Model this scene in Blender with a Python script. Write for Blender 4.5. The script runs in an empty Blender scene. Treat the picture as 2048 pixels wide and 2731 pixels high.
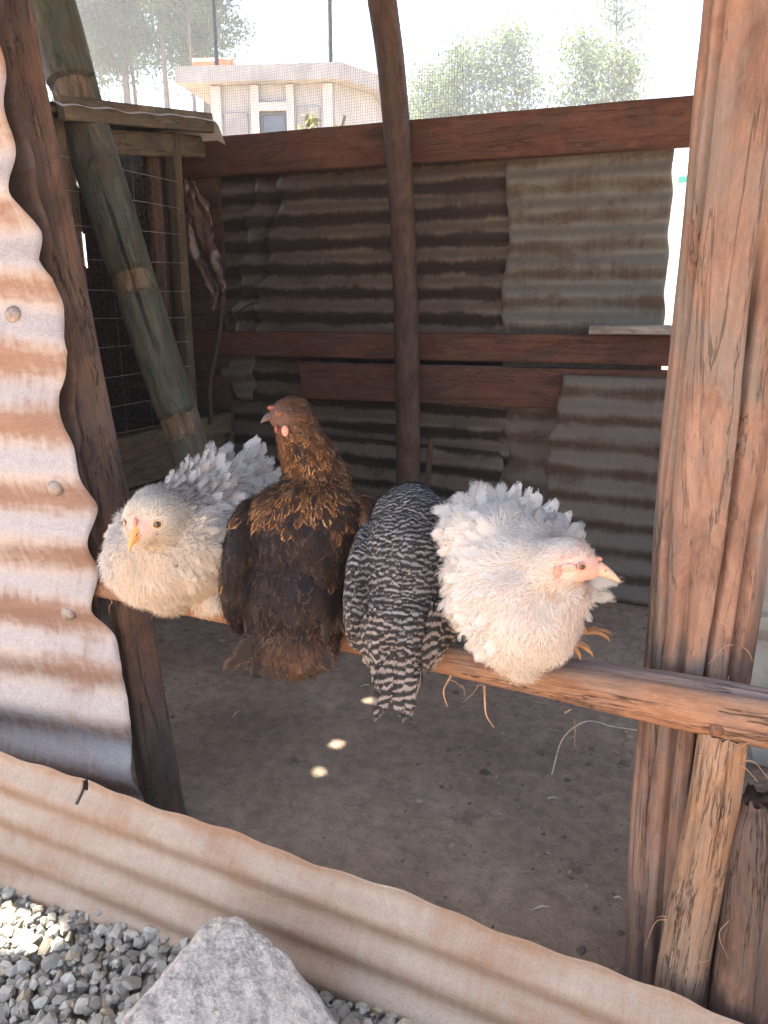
import bpy, bmesh, math, random
import numpy as np
from mathutils import Vector, Matrix
from mathutils.bvhtree import BVHTree

R = math.radians
random.seed(7)
scene = bpy.context.scene
col = scene.collection

# ------------------------------------------------------------------ camera
CAM_YAW, CAM_PITCH = 24.5, 15.6
cam_data = bpy.data.cameras.new('camera')
cam_data.sensor_width = 36.0
cam_data.lens = 27.2
cam_data.clip_start = 0.02
cam_data.clip_end = 900.0
cam = bpy.data.objects.new('camera', cam_data)
cam.location = (0.0, -1.15, 1.2)
cam.rotation_euler = (R(90 - CAM_PITCH), 0, R(CAM_YAW))
col.objects.link(cam)
scene.camera = cam

# ------------------------------------------------------------------ sky, sun, exposure
SUN_EL, SUN_AZ = R(70), R(-104)          # azimuth from +Y towards +X
SUN = Vector((math.cos(SUN_EL) * math.sin(SUN_AZ), math.cos(SUN_EL) * math.cos(SUN_AZ), math.sin(SUN_EL)))
world = bpy.data.worlds.new('World')
scene.world = world
world.use_nodes = True
wn = world.node_tree
bgn = wn.nodes['Background']
sky = wn.nodes.new('ShaderNodeTexSky')
sky.sky_type = 'NISHITA'
sky.sun_disc = False
sky.sun_elevation = SUN_EL
sky.sun_rotation = SUN_AZ
sky.air_density = 1.0
sky.dust_density = 3.0
sky.ozone_density = 0.8
wn.links.new(sky.outputs[0], bgn.inputs[0])
bgn.inputs[1].default_value = 0.095
sun_data = bpy.data.lights.new('sun', 'SUN')
sun_data.energy = 5.0
sun_data.angle = R(0.5)
sun_data.color = (1.0, 0.95, 0.86)
sun = bpy.data.objects.new('sun', sun_data)
sun.rotation_euler = (-SUN).to_track_quat('-Z', 'Y').to_euler()
sun.location = (0, 0, 30)
col.objects.link(sun)
scene.view_settings.view_transform = 'Standard'
scene.view_settings.look = 'None'
scene.view_settings.exposure = 2.65
scene.view_settings.gamma = 1.0
scene.view_settings.use_curve_mapping = False
scene.render.engine = 'CYCLES'
cy = scene.cycles
cy.use_denoising = True
cy.max_bounces = 7
cy.diffuse_bounces = 5
cy.glossy_bounces = 3
cy.transmission_bounces = 4
cy.transparent_max_bounces = 14
cy.sample_clamp_indirect = 6.0
cy.caustics_reflective = False
cy.caustics_refractive = False

# ------------------------------------------------------------------ material helpers
MATS = {}


def new_mat(name):
    m = bpy.data.materials.new(name)
    m.use_nodes = True
    MATS[name] = m
    nt = m.node_tree
    return m, nt, nt.nodes['Principled BSDF']


def N(nt, kind, **kw):
    n = nt.nodes.new(kind)
    for k, v in kw.items():
        if k in n.inputs:
            n.inputs[k].default_value = v
        else:
            setattr(n, k, v)
    return n


def L(nt, a, b):
    nt.links.new(a, b)


def ramp(nt, fac, stops):
    r = nt.nodes.new('ShaderNodeValToRGB')
    e = r.color_ramp.elements
    while len(e) < len(stops):
        e.new(0.5)
    for el, (p, c) in zip(e, stops):
        el.position = p
        el.color = (c[0], c[1], c[2], 1) if not isinstance(c, (int, float)) else (c, c, c, 1)
    L(nt, fac, r.inputs[0])
    return r.outputs[0]


def uvmap(nt, sx, sy, sz=1.0, loc=(0, 0, 0), src='UV'):
    tc = nt.nodes.new('ShaderNodeTexCoord')
    mp = nt.nodes.new('ShaderNodeMapping')
    mp.inputs['Scale'].default_value = (sx, sy, sz)
    mp.inputs['Location'].default_value = loc
    L(nt, tc.outputs[src], mp.inputs['Vector'])
    return mp.outputs[0]


def noise(nt, vec, scale, detail=5, rough=0.55, dist=0.0):
    n = N(nt, 'ShaderNodeTexNoise')
    n.inputs['Scale'].default_value = scale
    n.inputs['Detail'].default_value = detail
    n.inputs['Roughness'].default_value = rough
    n.inputs['Distortion'].default_value = dist
    L(nt, vec, n.inputs['Vector'])
    return n.outputs['Fac']


def mix(nt, fac, a, b, mode='MIX'):
    m = nt.nodes.new('ShaderNodeMix')
    m.data_type = 'RGBA'
    m.blend_type = mode
    for sock, v in ((m.inputs[0], fac), (m.inputs[6], a), (m.inputs[7], b)):
        if hasattr(v, 'is_output'):
            L(nt, v, sock)
        elif isinstance(v, (int, float)):
            sock.default_value = v
        else:
            sock.default_value = (v[0], v[1], v[2], 1)
    return m.outputs[2]


def math_n(nt, op, a, b=None, c=None, clamp=False):
    m = nt.nodes.new('ShaderNodeMath')
    m.operation = op
    m.use_clamp = clamp
    for i, v in enumerate((a, b, c)):
        if v is None:
            continue
        if hasattr(v, 'is_output'):
            L(nt, v, m.inputs[i])
        else:
            m.inputs[i].default_value = v
    return m.outputs[0]


def bump(nt, bsdf, h, strength=0.4, dist=0.004):
    b = nt.nodes.new('ShaderNodeBump')
    b.inputs['Strength'].default_value = strength
    b.inputs['Distance'].default_value = dist
    L(nt, h, b.inputs['Height'])
    L(nt, b.outputs[0], bsdf.inputs['Normal'])


def wood(name, light, mid, dark, stain=None, stain_amt=0.5, rough=0.75, grain=(70, 3.0), crack=0.5, seed=0.0, bumpd=0.004, contrast=0.5):
    """weathered timber: grain runs along V of the UV map (metres)"""
    m, nt, b = new_mat(name)
    blot = noise(nt, uvmap(nt, 16, 5.5, 1, (seed, seed * 1.7, 0)), 1.0, 7, 0.66, 1.2)
    base = ramp(nt, blot, [(0.30, dark), (0.47, mid), (0.66, light)])
    patch = noise(nt, uvmap(nt, 7, 3.0, 1, (seed * 3.1, seed, 0)), 1.0, 7, 0.68, 1.5)
    pf = ramp(nt, patch, [(0.46, 0.0), (0.58, 1.0)])
    if stain:
        base = mix(nt, math_n(nt, 'MULTIPLY', pf, stain_amt), base, stain)
    # grain bends around a few knots
    vo = N(nt, 'ShaderNodeTexVoronoi')
    vo.inputs['Scale'].default_value = 1.0
    L(nt, uvmap(nt, 13, 3.4, 1, (seed * 2.2, seed * 0.9, 0)), vo.inputs['Vector'])
    kn = ramp(nt, vo.outputs['Distance'], [(0.03, 1.0), (0.13, 0.0)])
    g = noise(nt, uvmap(nt, grain[0] * 2.4, grain[1] * 2.6, 1, (seed, 0, 0)), 1.0, 6, 0.62, 1.0)
    base = mix(nt, contrast, base, ramp(nt, g, [(0.30, 0.42), (0.62, 1.0)]), 'MULTIPLY')
    base = mix(nt, math_n(nt, 'MULTIPLY', kn, 0.55), base, tuple(x * 0.5 for x in dark))
    cr = noise(nt, uvmap(nt, 15, 1.1, 1, (seed * 5.3, seed * 2.0, 0)), 1.0, 6, 0.7, 0.5)
    cl = math_n(nt, 'ABSOLUTE', math_n(nt, 'SUBTRACT', cr, 0.5))
    cf = math_n(nt, 'MULTIPLY', ramp(nt, cl, [(0.0, 1.0), (0.012, 0.0)]), ramp(nt, patch, [(0.40, 0.0), (0.52, 1.0)]))
    base = mix(nt, math_n(nt, 'MULTIPLY', cf, crack), base, tuple(x * 0.22 for x in dark))
    fine = noise(nt, uvmap(nt, 420, 60), 1.0, 4, 0.65)
    base = mix(nt, 0.4, base, ramp(nt, fine, [(0.28, 0.45), (0.68, 1.0)]), 'MULTIPLY')
    spk = noise(nt, uvmap(nt, 1, 1, 1, src='Object'), 190, 3, 0.7)
    base = mix(nt, ramp(nt, spk, [(0.66, 0.0), (0.74, 0.45)]), base, tuple(min(1, x * 1.5) for x in light))
    L(nt, base, b.inputs['Base Color'])
    b.inputs['Roughness'].default_value = rough
    b.inputs['Specular IOR Level'].default_value = 0.2
    h = math_n(nt, 'SUBTRACT', math_n(nt, 'ADD', math_n(nt, 'MULTIPLY', g, 0.8), math_n(nt, 'ADD', math_n(nt, 'MULTIPLY', fine, 0.3), math_n(nt, 'MULTIPLY', blot, 0.8))), math_n(nt, 'MULTIPLY', cf, 1.0))
    bump(nt, b, h, 0.75, bumpd)
    return m


def iron(name, zinc, rust, rust_dark, lo=0.45, hi=0.62, metal=0.55, rough=0.5, pitch=0.076, phase=0.0, rust_shade_bias=0.25, seed=0.0, stretch=3.0):
    """old galvanised sheet: rust bands follow the flutes and also paint in shade on down-facing slopes (V of the UV map runs across them)"""
    m, nt, b = new_mat(name)
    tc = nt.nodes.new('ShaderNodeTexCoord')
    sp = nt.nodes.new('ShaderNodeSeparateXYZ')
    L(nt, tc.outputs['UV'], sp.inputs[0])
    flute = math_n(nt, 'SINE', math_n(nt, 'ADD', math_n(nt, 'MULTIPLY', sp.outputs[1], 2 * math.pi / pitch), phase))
    v = uvmap(nt, stretch, stretch * 2.2, 1, (seed, seed * 2, 0))
    n1 = noise(nt, v, 1.6, 8, 0.62, 0.5)
    n2 = noise(nt, uvmap(nt, 1, 1, 1, (seed, 0, 0)), 55, 6, 0.7)
    n4 = noise(nt, uvmap(nt, 1, 1, 1, (seed, 5, 0)), 240, 3, 0.6)
    drip = noise(nt, uvmap(nt, 60, 5, 1, (seed * 2, 1, 0)), 1.0, 4, 0.6, 0.4)
    f = math_n(nt, 'ADD', math_n(nt, 'ADD', n1, math_n(nt, 'MULTIPLY', flute, rust_shade_bias * 0.22)), math_n(nt, 'MULTIPLY', math_n(nt, 'SUBTRACT', n2, 0.5), 0.42))  # flute term paints slope shade into the colour as darker rust bands
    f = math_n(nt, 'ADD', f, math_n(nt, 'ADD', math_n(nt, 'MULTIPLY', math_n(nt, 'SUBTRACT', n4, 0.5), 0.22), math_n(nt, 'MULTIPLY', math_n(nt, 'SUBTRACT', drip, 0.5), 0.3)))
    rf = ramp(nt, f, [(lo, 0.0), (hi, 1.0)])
    n3 = noise(nt, uvmap(nt, 6, 20, 1, (seed, 3, 0)), 1.5, 6, 0.65)
    rc = mix(nt, n3, rust_dark, rust)
    zc = mix(nt, 0.45, zinc, ramp(nt, n2, [(0.3, 0.45), (0.7, 1.0)]), 'MULTIPLY')
    scr = noise(nt, uvmap(nt, 9, 420, 1, (seed, 2, 0)), 1.0, 3, 0.6, 0.2)
    allc = mix(nt, rf, zc, rc)
    allc = mix(nt, ramp(nt, scr, [(0.66, 0.0), (0.72, 0.35)]), allc, tuple(min(1, x * 1.35) for x in zinc))
    allc = mix(nt, 0.5, allc, ramp(nt, n4, [(0.28, 0.45), (0.6, 1.0)]), 'MULTIPLY')
    L(nt, allc, b.inputs['Base Color'])
    L(nt, math_n(nt, 'MULTIPLY', math_n(nt, 'SUBTRACT', 1.0, rf), metal), b.inputs['Metallic'])
    L(nt, math_n(nt, 'ADD', math_n(nt, 'MULTIPLY', rf, 0.35), rough, clamp=True), b.inputs['Roughness'])
    bump(nt, b, math_n(nt, 'ADD', math_n(nt, 'ADD', n2, math_n(nt, 'MULTIPLY', n4, 0.5)), math_n(nt, 'MULTIPLY', rf, 0.4)), 0.5, 0.002)
    return m


def plain(name, c, rough=0.7, metal=0.0, var=0.25, scale=30, bumps=0.2, spec=0.3):
    m, nt, b = new_mat(name)
    v = uvmap(nt, 1, 1, 1, src='Object')
    n = noise(nt, v, scale, 5, 0.6)
    lo = tuple(max(0, x * (1 - var)) for x in c)
    hi = tuple(min(1, x * (1 + var)) for x in c)
    L(nt, ramp(nt, n, [(0.3, lo), (0.7, hi)]), b.inputs['Base Color'])
    b.inputs['Roughness'].default_value = rough
    b.inputs['Metallic'].default_value = metal
    b.inputs['Specular IOR Level'].default_value = spec
    if bumps:
        bump(nt, b, n, bumps, 0.003)
    return m


# ------------------------------------------------------------------ object helpers
def tag(o, label=None, cat=None, group=None, kind=None):
    if label:
        o['label'] = label
    if cat:
        o['category'] = cat
    if group:
        o['group'] = group
    if kind:
        o['kind'] = kind
    return o


def empty(name, loc=(0, 0, 0), rz=0.0):
    o = bpy.data.objects.new(name, None)
    o.location = loc
    o.rotation_euler = (0, 0, rz)
    o.empty_display_size = 0.05
    col.objects.link(o)
    return o


def mesh_data(name, verts, faces, mat, uv=None, attrs=None, smooth=True):
    me = bpy.data.meshes.new(name)
    verts = np.asarray(verts, dtype=np.float64)
    if isinstance(faces, np.ndarray):
        k = faces.shape[1]
        me.vertices.add(len(verts))
        me.vertices.foreach_set('co', verts.ravel())
        me.loops.add(faces.size)
        me.loops.foreach_set('vertex_index', faces.ravel().astype(np.int32))
        me.polygons.add(len(faces))
        me.polygons.foreach_set('loop_start', np.arange(0, faces.size, k, dtype=np.int32))
        me.update(calc_edges=True)
    else:
        me.from_pydata([tuple(v) for v in verts], [], faces)
    if uv is not None:
        ul = me.uv_layers.new(name='UVMap')
        li = np.empty(len(me.loops), dtype=np.int32)
        me.loops.foreach_get('vertex_index', li)
        ul.data.foreach_set('uv', np.asarray(uv, dtype=np.float32)[li].ravel())
    for an, arr in (attrs or {}).items():
        at = me.attributes.new(an, 'FLOAT_COLOR', 'POINT')
        at.data.foreach_set('color', np.asarray(arr, dtype=np.float32).ravel())
    me.polygons.foreach_set('use_smooth', np.full(len(me.polygons), smooth, dtype=bool))
    if mat is not None:
        me.materials.append(mat)
    me.validate()
    return me


def mesh_obj(name, verts, faces, mat, parent=None, uv=None, attrs=None, smooth=True, label=None, normals=None):
    o = bpy.data.objects.new(name, mesh_data(name, verts, faces, mat, uv, attrs, smooth))
    if normals is not None:
        o.data.normals_split_custom_set_from_vertices(normals)
    col.objects.link(o)
    if parent is not None:
        o.parent = parent
    if label:
        o['label'] = label
    return o


def wob(seed, n=7, lo=0.6, hi=3.0):
    """smooth pseudo noise over up to three arrays, about -1..1"""
    rg = np.random.default_rng(seed)
    fr = rg.uniform(-1, 1, (n, 3))
    fr /= np.linalg.norm(fr, axis=1)[:, None]
    fr *= rg.uniform(lo, hi, n)[:, None]
    ph = rg.uniform(0, 6.28, n)
    am = rg.uniform(0.5, 1, n)
    am /= am.sum() * 0.6

    def f(a, b=0.0, c=0.0):
        a = np.asarray(a, float)
        out = 0
        for i in range(n):
            out = out + am[i] * np.sin(fr[i, 0] * a * 6.28 + fr[i, 1] * np.asarray(b) * 6.28 + fr[i, 2] * np.asarray(c) * 6.28 + ph[i])
        return out
    return f


def resample(pts, n):
    pts = np.asarray(pts, float)
    # Catmull-Rom through the points
    P = np.vstack([2 * pts[0] - pts[1], pts, 2 * pts[-1] - pts[-2]])
    m = len(pts) - 1
    out = []
    for t in np.linspace(0, m - 1e-9, n):
        i = int(t)
        u = t - i
        p0, p1, p2, p3 = P[i], P[i + 1], P[i + 2], P[i + 3]
        out.append(0.5 * ((2 * p1) + (-p0 + p2) * u + (2 * p0 - 5 * p1 + 4 * p2 - p3) * u * u + (-p0 + 3 * p1 - 3 * p2 + p3) * u ** 3))
    return np.array(out)


def sweep(name, pts, section, n, mat, parent=None, scale=None, side=None, jit=0.0, seed=0, cracks=(), rough_end=0.0, smooth=True, notches=(), label=None):
    """section: (k,2) closed outline in metres; scale: list of factors along the path.
    side fixes the direction of the section's x axis. cracks: (angle, width, depth, t0, t1)."""
    pts = np.asarray(pts, float)
    P = resample(pts, n) if len(pts) > 2 else np.linspace(pts[0], pts[1], n)
    T = np.gradient(P, axis=0)
    T /= np.linalg.norm(T, axis=1)[:, None]
    sd = np.array(side if side is not None else ((1, 0, 0) if abs(T[0][0]) < 0.8 else (0, 1, 0)), float)
    X = sd[None, :] - (T @ sd)[:, None] * T
    X /= np.linalg.norm(X, axis=1)[:, None]
    Y = np.cross(T, X)
    sec = np.asarray(section, float)
    k = len(sec)
    seglen = np.concatenate([[0], np.cumsum(np.linalg.norm(np.diff(P, axis=0), axis=1))])
    sc = np.interp(np.linspace(0, 1, n), np.linspace(0, 1, len(scale)), scale) if scale is not None else np.ones(n)
    ang = np.arctan2(sec[:, 1], sec[:, 0])
    per = np.concatenate([[0], np.cumsum(np.linalg.norm(np.diff(np.vstack([sec, sec[:1]]), axis=0), axis=1))])[:k]
    rad = np.linalg.norm(sec, axis=1)
    t = np.linspace(0, 1, n)
    TT, AA = np.meshgrid(t, ang, indexing='ij')
    LL = np.meshgrid(seglen, ang, indexing='ij')[0]
    f = wob(seed + 11, 9, 0.5, 2.2)
    f2 = wob(seed + 23, 9, 3, 9)
    mul = np.repeat(sc[:, None], k, 1)
    if jit:
        mul = mul * (1 + jit * f(LL * 1.2, np.cos(AA) * 0.5, np.sin(AA) * 0.5) + jit * 0.35 * f2(LL * 0.7, np.cos(AA) * 0.6, np.sin(AA) * 0.6))
    down = -1.0 if T[0][2] < -0.5 else 1.0
    for ci, (a0, wd, dp, t0, t1) in enumerate(cracks):
        a0 = a0 * down
        wv = wob(seed + 40 + ci, 5, 0.5, 2.0)
        aa = a0 + 0.12 * wv(LL)
        d = (AA - aa + math.pi) % (2 * math.pi) - math.pi
        env = np.clip((TT - t0) / 0.08, 0, 1) * np.clip((t1 - TT) / 0.08, 0, 1)
        wloc = wd * (0.6 + 0.5 * np.abs(wv(LL, 0.3)))
        mul = mul * (1 - dp * env * np.exp(-(d / wloc) ** 2))
    for (t0, t1, dp) in notches:
        mul = mul * np.where((TT > t0) & (TT < t1), 1 - dp, 1)
    V = P[:, None, :] + X[:, None, :] * (sec[None, :, 0] * mul)[..., None] + Y[:, None, :] * (sec[None, :, 1] * mul)[..., None]
    if rough_end:
        e = wob(seed + 77, 6, 1, 4)
        dv = rough_end * e(np.cos(ang) * 1.5, np.sin(ang) * 1.5)
        V[0] -= T[0][None, :] * dv[:, None]
        V[-1] += T[-1][None, :] * dv[:, None]
    verts = V.reshape(-1, 3)
    uv = np.stack([np.repeat(per[None, :], n, 0), np.repeat(seglen[:, None], k, 1)], -1).reshape(-1, 2)
    i, j = np.meshgrid(np.arange(n - 1), np.arange(k), indexing='ij')
    jn = (j + 1) % k
    q = np.stack([i * k + j, i * k + jn, (i + 1) * k + jn, (i + 1) * k + j], -1).reshape(-1, 4)
    faces = [tuple(x) for x in q.tolist()]
    verts = np.vstack([verts, V[0].mean(0)[None], V[-1].mean(0)[None]])
    uv = np.vstack([uv, [[0.01, 0]], [[0.01, seglen[-1]]]])
    c0, c1 = n * k, n * k + 1
    for j in range(k):
        faces.append((c0, (j + 1) % k, j))
        faces.append((c1, (n - 1) * k + j, (n - 1) * k + (j + 1) % k))
    return mesh_obj(name, verts, faces, mat, parent, uv, smooth=smooth, label=label)


def circ(r, k=28, ry=None):
    a = np.linspace(0, 2 * math.pi, k, endpoint=False)
    return np.stack([r * np.cos(a), (ry or r) * np.sin(a)], 1)


def rect(w, h, per=5, rnd=0.12):
    """closed rectangle outline with softened corners"""
    out = []
    cs = [(-1, -1), (1, -1), (1, 1), (-1, 1)]
    rr = min(w, h) * rnd
    for i in range(4):
        a, b = cs[i], cs[(i + 1) % 4]
        A = np.array([a[0] * w / 2, a[1] * h / 2])
        B = np.array([b[0] * w / 2, b[1] * h / 2])
        d = (B - A) / np.linalg.norm(B - A)
        for s in np.linspace(0, 1, per):
            out.append(A + d * rr + (B - A - 2 * d * rr) * s)
    return np.array(out)


def plank(name, a, b, w, h, mat, parent=None, side=(0, 1, 0), seed=0, n=26, jit=0.025, per=5, label=None, rough_end=0.0):
    """w along `side`, h across it; flat shaded edges kept by auto smooth angle"""
    o = sweep(name, [a, b], rect(w, h, per), n, mat, parent, side=side, jit=jit, seed=seed, smooth=True, label=label, rough_end=rough_end)
    sharpen(o, 40)
    return o


def sharpen(o, deg):
    me = o.data
    bm = bmesh.new()
    bm.from_mesh(me)
    for e in bm.edges:
        if len(e.link_faces) == 2 and e.calc_face_angle(0) > R(deg):
            e.smooth = False
    bm.to_mesh(me)
    bm.free()


def corrugated(name, P0, U, V, lu, lv, mat, parent=None, pitch=0.076, amp=0.009, nu=40, e0=None, e1=None, warp=None, phase=0.0, keep=None, sub=10, thick=0.0012, label=None, vscale=None):
    """flutes run along U, waves across V; e0/e1 give the ragged start and end as functions of v"""
    P0, U, V = np.array(P0, float), np.array(U, float), np.array(V, float)
    U /= np.linalg.norm(U)
    V /= np.linalg.norm(V)
    Nn = np.cross(U, V)
    nv = max(6, int(lv / pitch * sub))
    v = np.linspace(0, lv, nv + 1)
    a = e0(v) if e0 else np.zeros_like(v)
    b = e1(v) if e1 else np.full_like(v, lu)
    s = np.linspace(0, 1, nu + 1)
    UU = a[None, :] * (1 - s[:, None]) + b[None, :] * s[:, None]
    VV = np.repeat(v[None, :], nu + 1, 0)
    if vscale:
        VV = VV * vscale(UU)
    H = amp * np.sin(2 * math.pi * VV / pitch + phase)
    if warp:
        H = H + warp(UU, VV)
    P = P0 + U * UU[..., None] + V * VV[..., None] + Nn * H[..., None]
    k = nv + 1
    i, j = np.meshgrid(np.arange(nu), np.arange(nv), indexing='ij')
    q = np.stack([i * k + j, (i + 1) * k + j, (i + 1) * k + j + 1, i * k + j + 1], -1)
    if keep:
        cu = (UU[:-1, :-1] + UU[1:, 1:]) / 2
        cv = (VV[:-1, :-1] + VV[1:, 1:]) / 2
        q = q[keep(cu, cv)]
    q = q.reshape(-1, 4)
    o = mesh_obj(name, P.reshape(-1, 3), q, mat, parent, np.stack([UU, VV], -1).reshape(-1, 2), label=label)
    md = o.modifiers.new('Solidify', 'SOLIDIFY')
    md.thickness = thick
    md.offset = 0
    return o


def tube_data(paths, radius, k=5):
    """many thin round wires: vertices and quads"""
    vs, fs, off = [], [], 0
    for P in paths:
        P = np.asarray(P, float)
        n = len(P)
        T = np.gradient(P, axis=0)
        T /= np.linalg.norm(T, axis=1)[:, None] + 1e-12
        ref = np.array([0, 0, 1.0]) if abs(T[0][2]) < 0.8 else np.array([1.0, 0, 0])
        X = np.cross(T, ref)
        X /= np.linalg.norm(X, axis=1)[:, None] + 1e-12
        Y = np.cross(T, X)
        r = radius if np.isscalar(radius) else radius
        a = np.linspace(0, 2 * math.pi, k, endpoint=False)
        rr = np.full(n, r) if np.isscalar(r) else np.interp(np.linspace(0, 1, n), np.linspace(0, 1, len(r)), r)
        V = P[:, None] + (X[:, None] * np.cos(a)[None, :, None] + Y[:, None] * np.sin(a)[None, :, None]) * rr[:, None, None]
        vs.append(V.reshape(-1, 3))
        i, j = np.meshgrid(np.arange(n - 1), np.arange(k), indexing='ij')
        jn = (j + 1) % k
        fs.append(off + np.stack([i * k + j, i * k + jn, (i + 1) * k + jn, (i + 1) * k + j], -1).reshape(-1, 4))
        off += n * k
    return np.vstack(vs), np.vstack(fs)


def wire(name, paths, radius, mat, parent=None, k=5):
    v, f = tube_data(paths, radius, k)
    uv = np.stack([v[:, 0] + v[:, 1], v[:, 2]], 1)
    return mesh_obj(name, v, f, mat, parent, uv)


def hull(name, pts, mat, parent=None, sub=0, rough=0.0, seed=0, smooth=False, scale=20):
    bm = bmesh.new()
    for p in pts:
        bm.verts.new(p)
    bmesh.ops.convex_hull(bm, input=bm.verts)
    for v in [v for v in bm.verts if not v.link_faces]:
        bm.verts.remove(v)
    bmesh.ops.triangulate(bm, faces=bm.faces)
    for _ in range(sub):
        bmesh.ops.subdivide_edges(bm, edges=bm.edges, cuts=1, use_grid_fill=True)
        bmesh.ops.triangulate(bm, faces=bm.faces)
        if 1 < _ < 4:
            bmesh.ops.smooth_vert(bm, verts=bm.verts, factor=0.35, use_axis_x=True, use_axis_y=True, use_axis_z=True)
    bm.normal_update()
    if rough:
        f1, f2 = wob(seed, 10, 0.12, 0.4), wob(seed + 1, 12, 0.5, 1.6)
        co = np.array([v.co[:] for v in bm.verts]) * scale
        d = rough * (f1(co[:, 0], co[:, 1], co[:, 2]) + 0.35 * f2(co[:, 0], co[:, 1], co[:, 2]))
        for v, dd in zip(bm.verts, d):
            v.co += v.normal * float(dd)
    me = bpy.data.meshes.new(name)
    bm.to_mesh(me)
    bm.free()
    me.polygons.foreach_set('use_smooth', np.full(len(me.polygons), smooth, dtype=bool))
    me.materials.append(mat)
    o = bpy.data.objects.new(name, me)
    col.objects.link(o)
    if parent is not None:
        o.parent = parent
    return o


# ------------------------------------------------------------------ materials
RED_POST = wood('red_post_wood', (0.34, 0.215, 0.155), (0.255, 0.15, 0.107), (0.15, 0.09, 0.066), stain=(0.215, 0.17, 0.142), stain_amt=0.9, grain=(16, 1.2), crack=0.45, seed=1.3)
PERCH_W = wood('perch_wood', (0.44, 0.25, 0.15), (0.34, 0.175, 0.10), (0.21, 0.10, 0.06), stain=(0.24, 0.16, 0.115), stain_amt=0.6, grain=(48, 2.4), crack=0.8, seed=4.4)
STAKE_W = wood('stake_wood', (0.42, 0.26, 0.16), (0.32, 0.185, 0.105), (0.18, 0.10, 0.06), stain=(0.25, 0.20, 0.16), stain_amt=0.5, grain=(60, 2.6), crack=0.7, seed=7.7)
DARK_POST = wood('dark_post_wood', (0.22, 0.13, 0.085), (0.12, 0.072, 0.052), (0.065, 0.042, 0.033), stain=(0.09, 0.075, 0.068), stain_amt=0.6, grain=(55, 2.2), crack=0.7, seed=2.2)
GREEN_POLE = wood('mossy_pole_wood', (0.17, 0.165, 0.125), (0.11, 0.10, 0.078), (0.06, 0.053, 0.046), stain=(0.095, 0.125, 0.10), stain_amt=0.7, grain=(40, 1.6), crack=0.7, seed=3.5)
CUT_WOOD = wood('cut_pale_wood', (0.30, 0.235, 0.16), (0.22, 0.165, 0.11), (0.12, 0.085, 0.06), grain=(60, 6), crack=0.9, seed=8.1)
BARK_POLE = wood('bark_pole_wood', (0.13, 0.085, 0.065), (0.085, 0.054, 0.042), (0.045, 0.03, 0.026), stain=(0.11, 0.085, 0.07), stain_amt=0.5, grain=(30, 9), crack=0.25, seed=5.2)
RED_PLANK = wood('red_plank_wood', (0.20, 0.094, 0.062), (0.14, 0.063, 0.042), (0.075, 0.038, 0.028), stain=(0.115, 0.077, 0.06), stain_amt=0.6, grain=(40, 1.6), crack=0.35, seed=6.3, bumpd=0.002)
HUTCH_W = wood('hutch_wood', (0.24, 0.175, 0.11), (0.15, 0.105, 0.068), (0.08, 0.058, 0.04), stain=(0.10, 0.11, 0.075), stain_amt=0.6, grain=(50, 2.4), crack=0.5, seed=9.9)
PALE_BOARD = wood('pale_board_wood', (0.50, 0.44, 0.38), (0.38, 0.33, 0.28), (0.24, 0.2, 0.17), grain=(50, 2.4), crack=0.3, seed=11.0)
IRON_L = iron('rusty_side_iron', (0.42, 0.38, 0.36), (0.31, 0.21, 0.16), (0.17, 0.10, 0.078), lo=0.44, hi=0.64, pitch=0.134, phase=2.51, rust_shade_bias=0.6, metal=0.15, rough=0.5, seed=0.4, stretch=1.8)
IRON_R = iron('shaded_rust_iron', (0.13, 0.10, 0.09), (0.10, 0.056, 0.04), (0.05, 0.03, 0.024), lo=0.3, hi=0.55, pitch=0.134, phase=2.5, rust_shade_bias=0.4, metal=0.05, rough=0.7, seed=3.3)  # rust darkened in colour for the shadow behind the side sheet
IRON_F = iron('tan_front_iron', (0.42, 0.325, 0.245), (0.37, 0.24, 0.155), (0.25, 0.145, 0.09), lo=0.40, hi=0.66, pitch=0.073, phase=2.1, rust_shade_bias=0.25, metal=0.1, rough=0.6, seed=2.7, stretch=2.2)
IRON_B = iron('dark_back_iron', (0.20, 0.16, 0.125), (0.055, 0.037, 0.029), (0.026, 0.019, 0.016), lo=0.36, hi=0.60, metal=0.2, rough=0.5, rust_shade_bias=1.1, pitch=0.105, phase=math.pi / 2, seed=5.1)  # dark rust and lighter zinc bands paint in the flutes' shade and highlights
IRON_P = iron('pale_back_iron', (0.21, 0.20, 0.17), (0.135, 0.10, 0.075), (0.085, 0.062, 0.046), lo=0.44, hi=0.66, metal=0.25, rough=0.6, rust_shade_bias=0.4, pitch=0.105, phase=math.pi / 2, seed=8.6)
IRON_D = iron('dusty_back_iron', (0.22, 0.19, 0.16), (0.12, 0.085, 0.062), (0.10, 0.07, 0.05), lo=0.42, hi=0.68, metal=0.15, rough=0.7, rust_shade_bias=0.7, pitch=0.105, phase=math.pi / 2, seed=12.3)
NAIL = plain('nail_steel', (0.26, 0.22, 0.195), 0.55, 0.4, 0.35, 120, 0.2)
RUSTY = plain('rusty_nail', (0.16, 0.08, 0.05), 0.8, 0.2, 0.4, 160, 0.3)
WIRE = plain('galvanised_wire', (0.42, 0.40, 0.36), 0.45, 0.6, 0.3, 40, 0)
WIRE_D = plain('dull_wire', (0.20, 0.19, 0.165), 0.6, 0.4, 0.3, 40, 0)
NET = plain('grey_net_wire', (0.16, 0.17, 0.165), 0.7, 0.2, 0.2, 30, 0)
PLASTIC = plain('brown_film', (0.11, 0.072, 0.052), 0.3, 0, 0.35, 20, 0.2, 0.5)
WHITE_FILM = plain('white_film', (0.72, 0.73, 0.74), 0.45, 0, 0.12, 8, 0.1, 0.4)
STRAW = plain('dry_straw', (0.52, 0.44, 0.32), 0.8, 0, 0.3, 60, 0)
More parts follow.
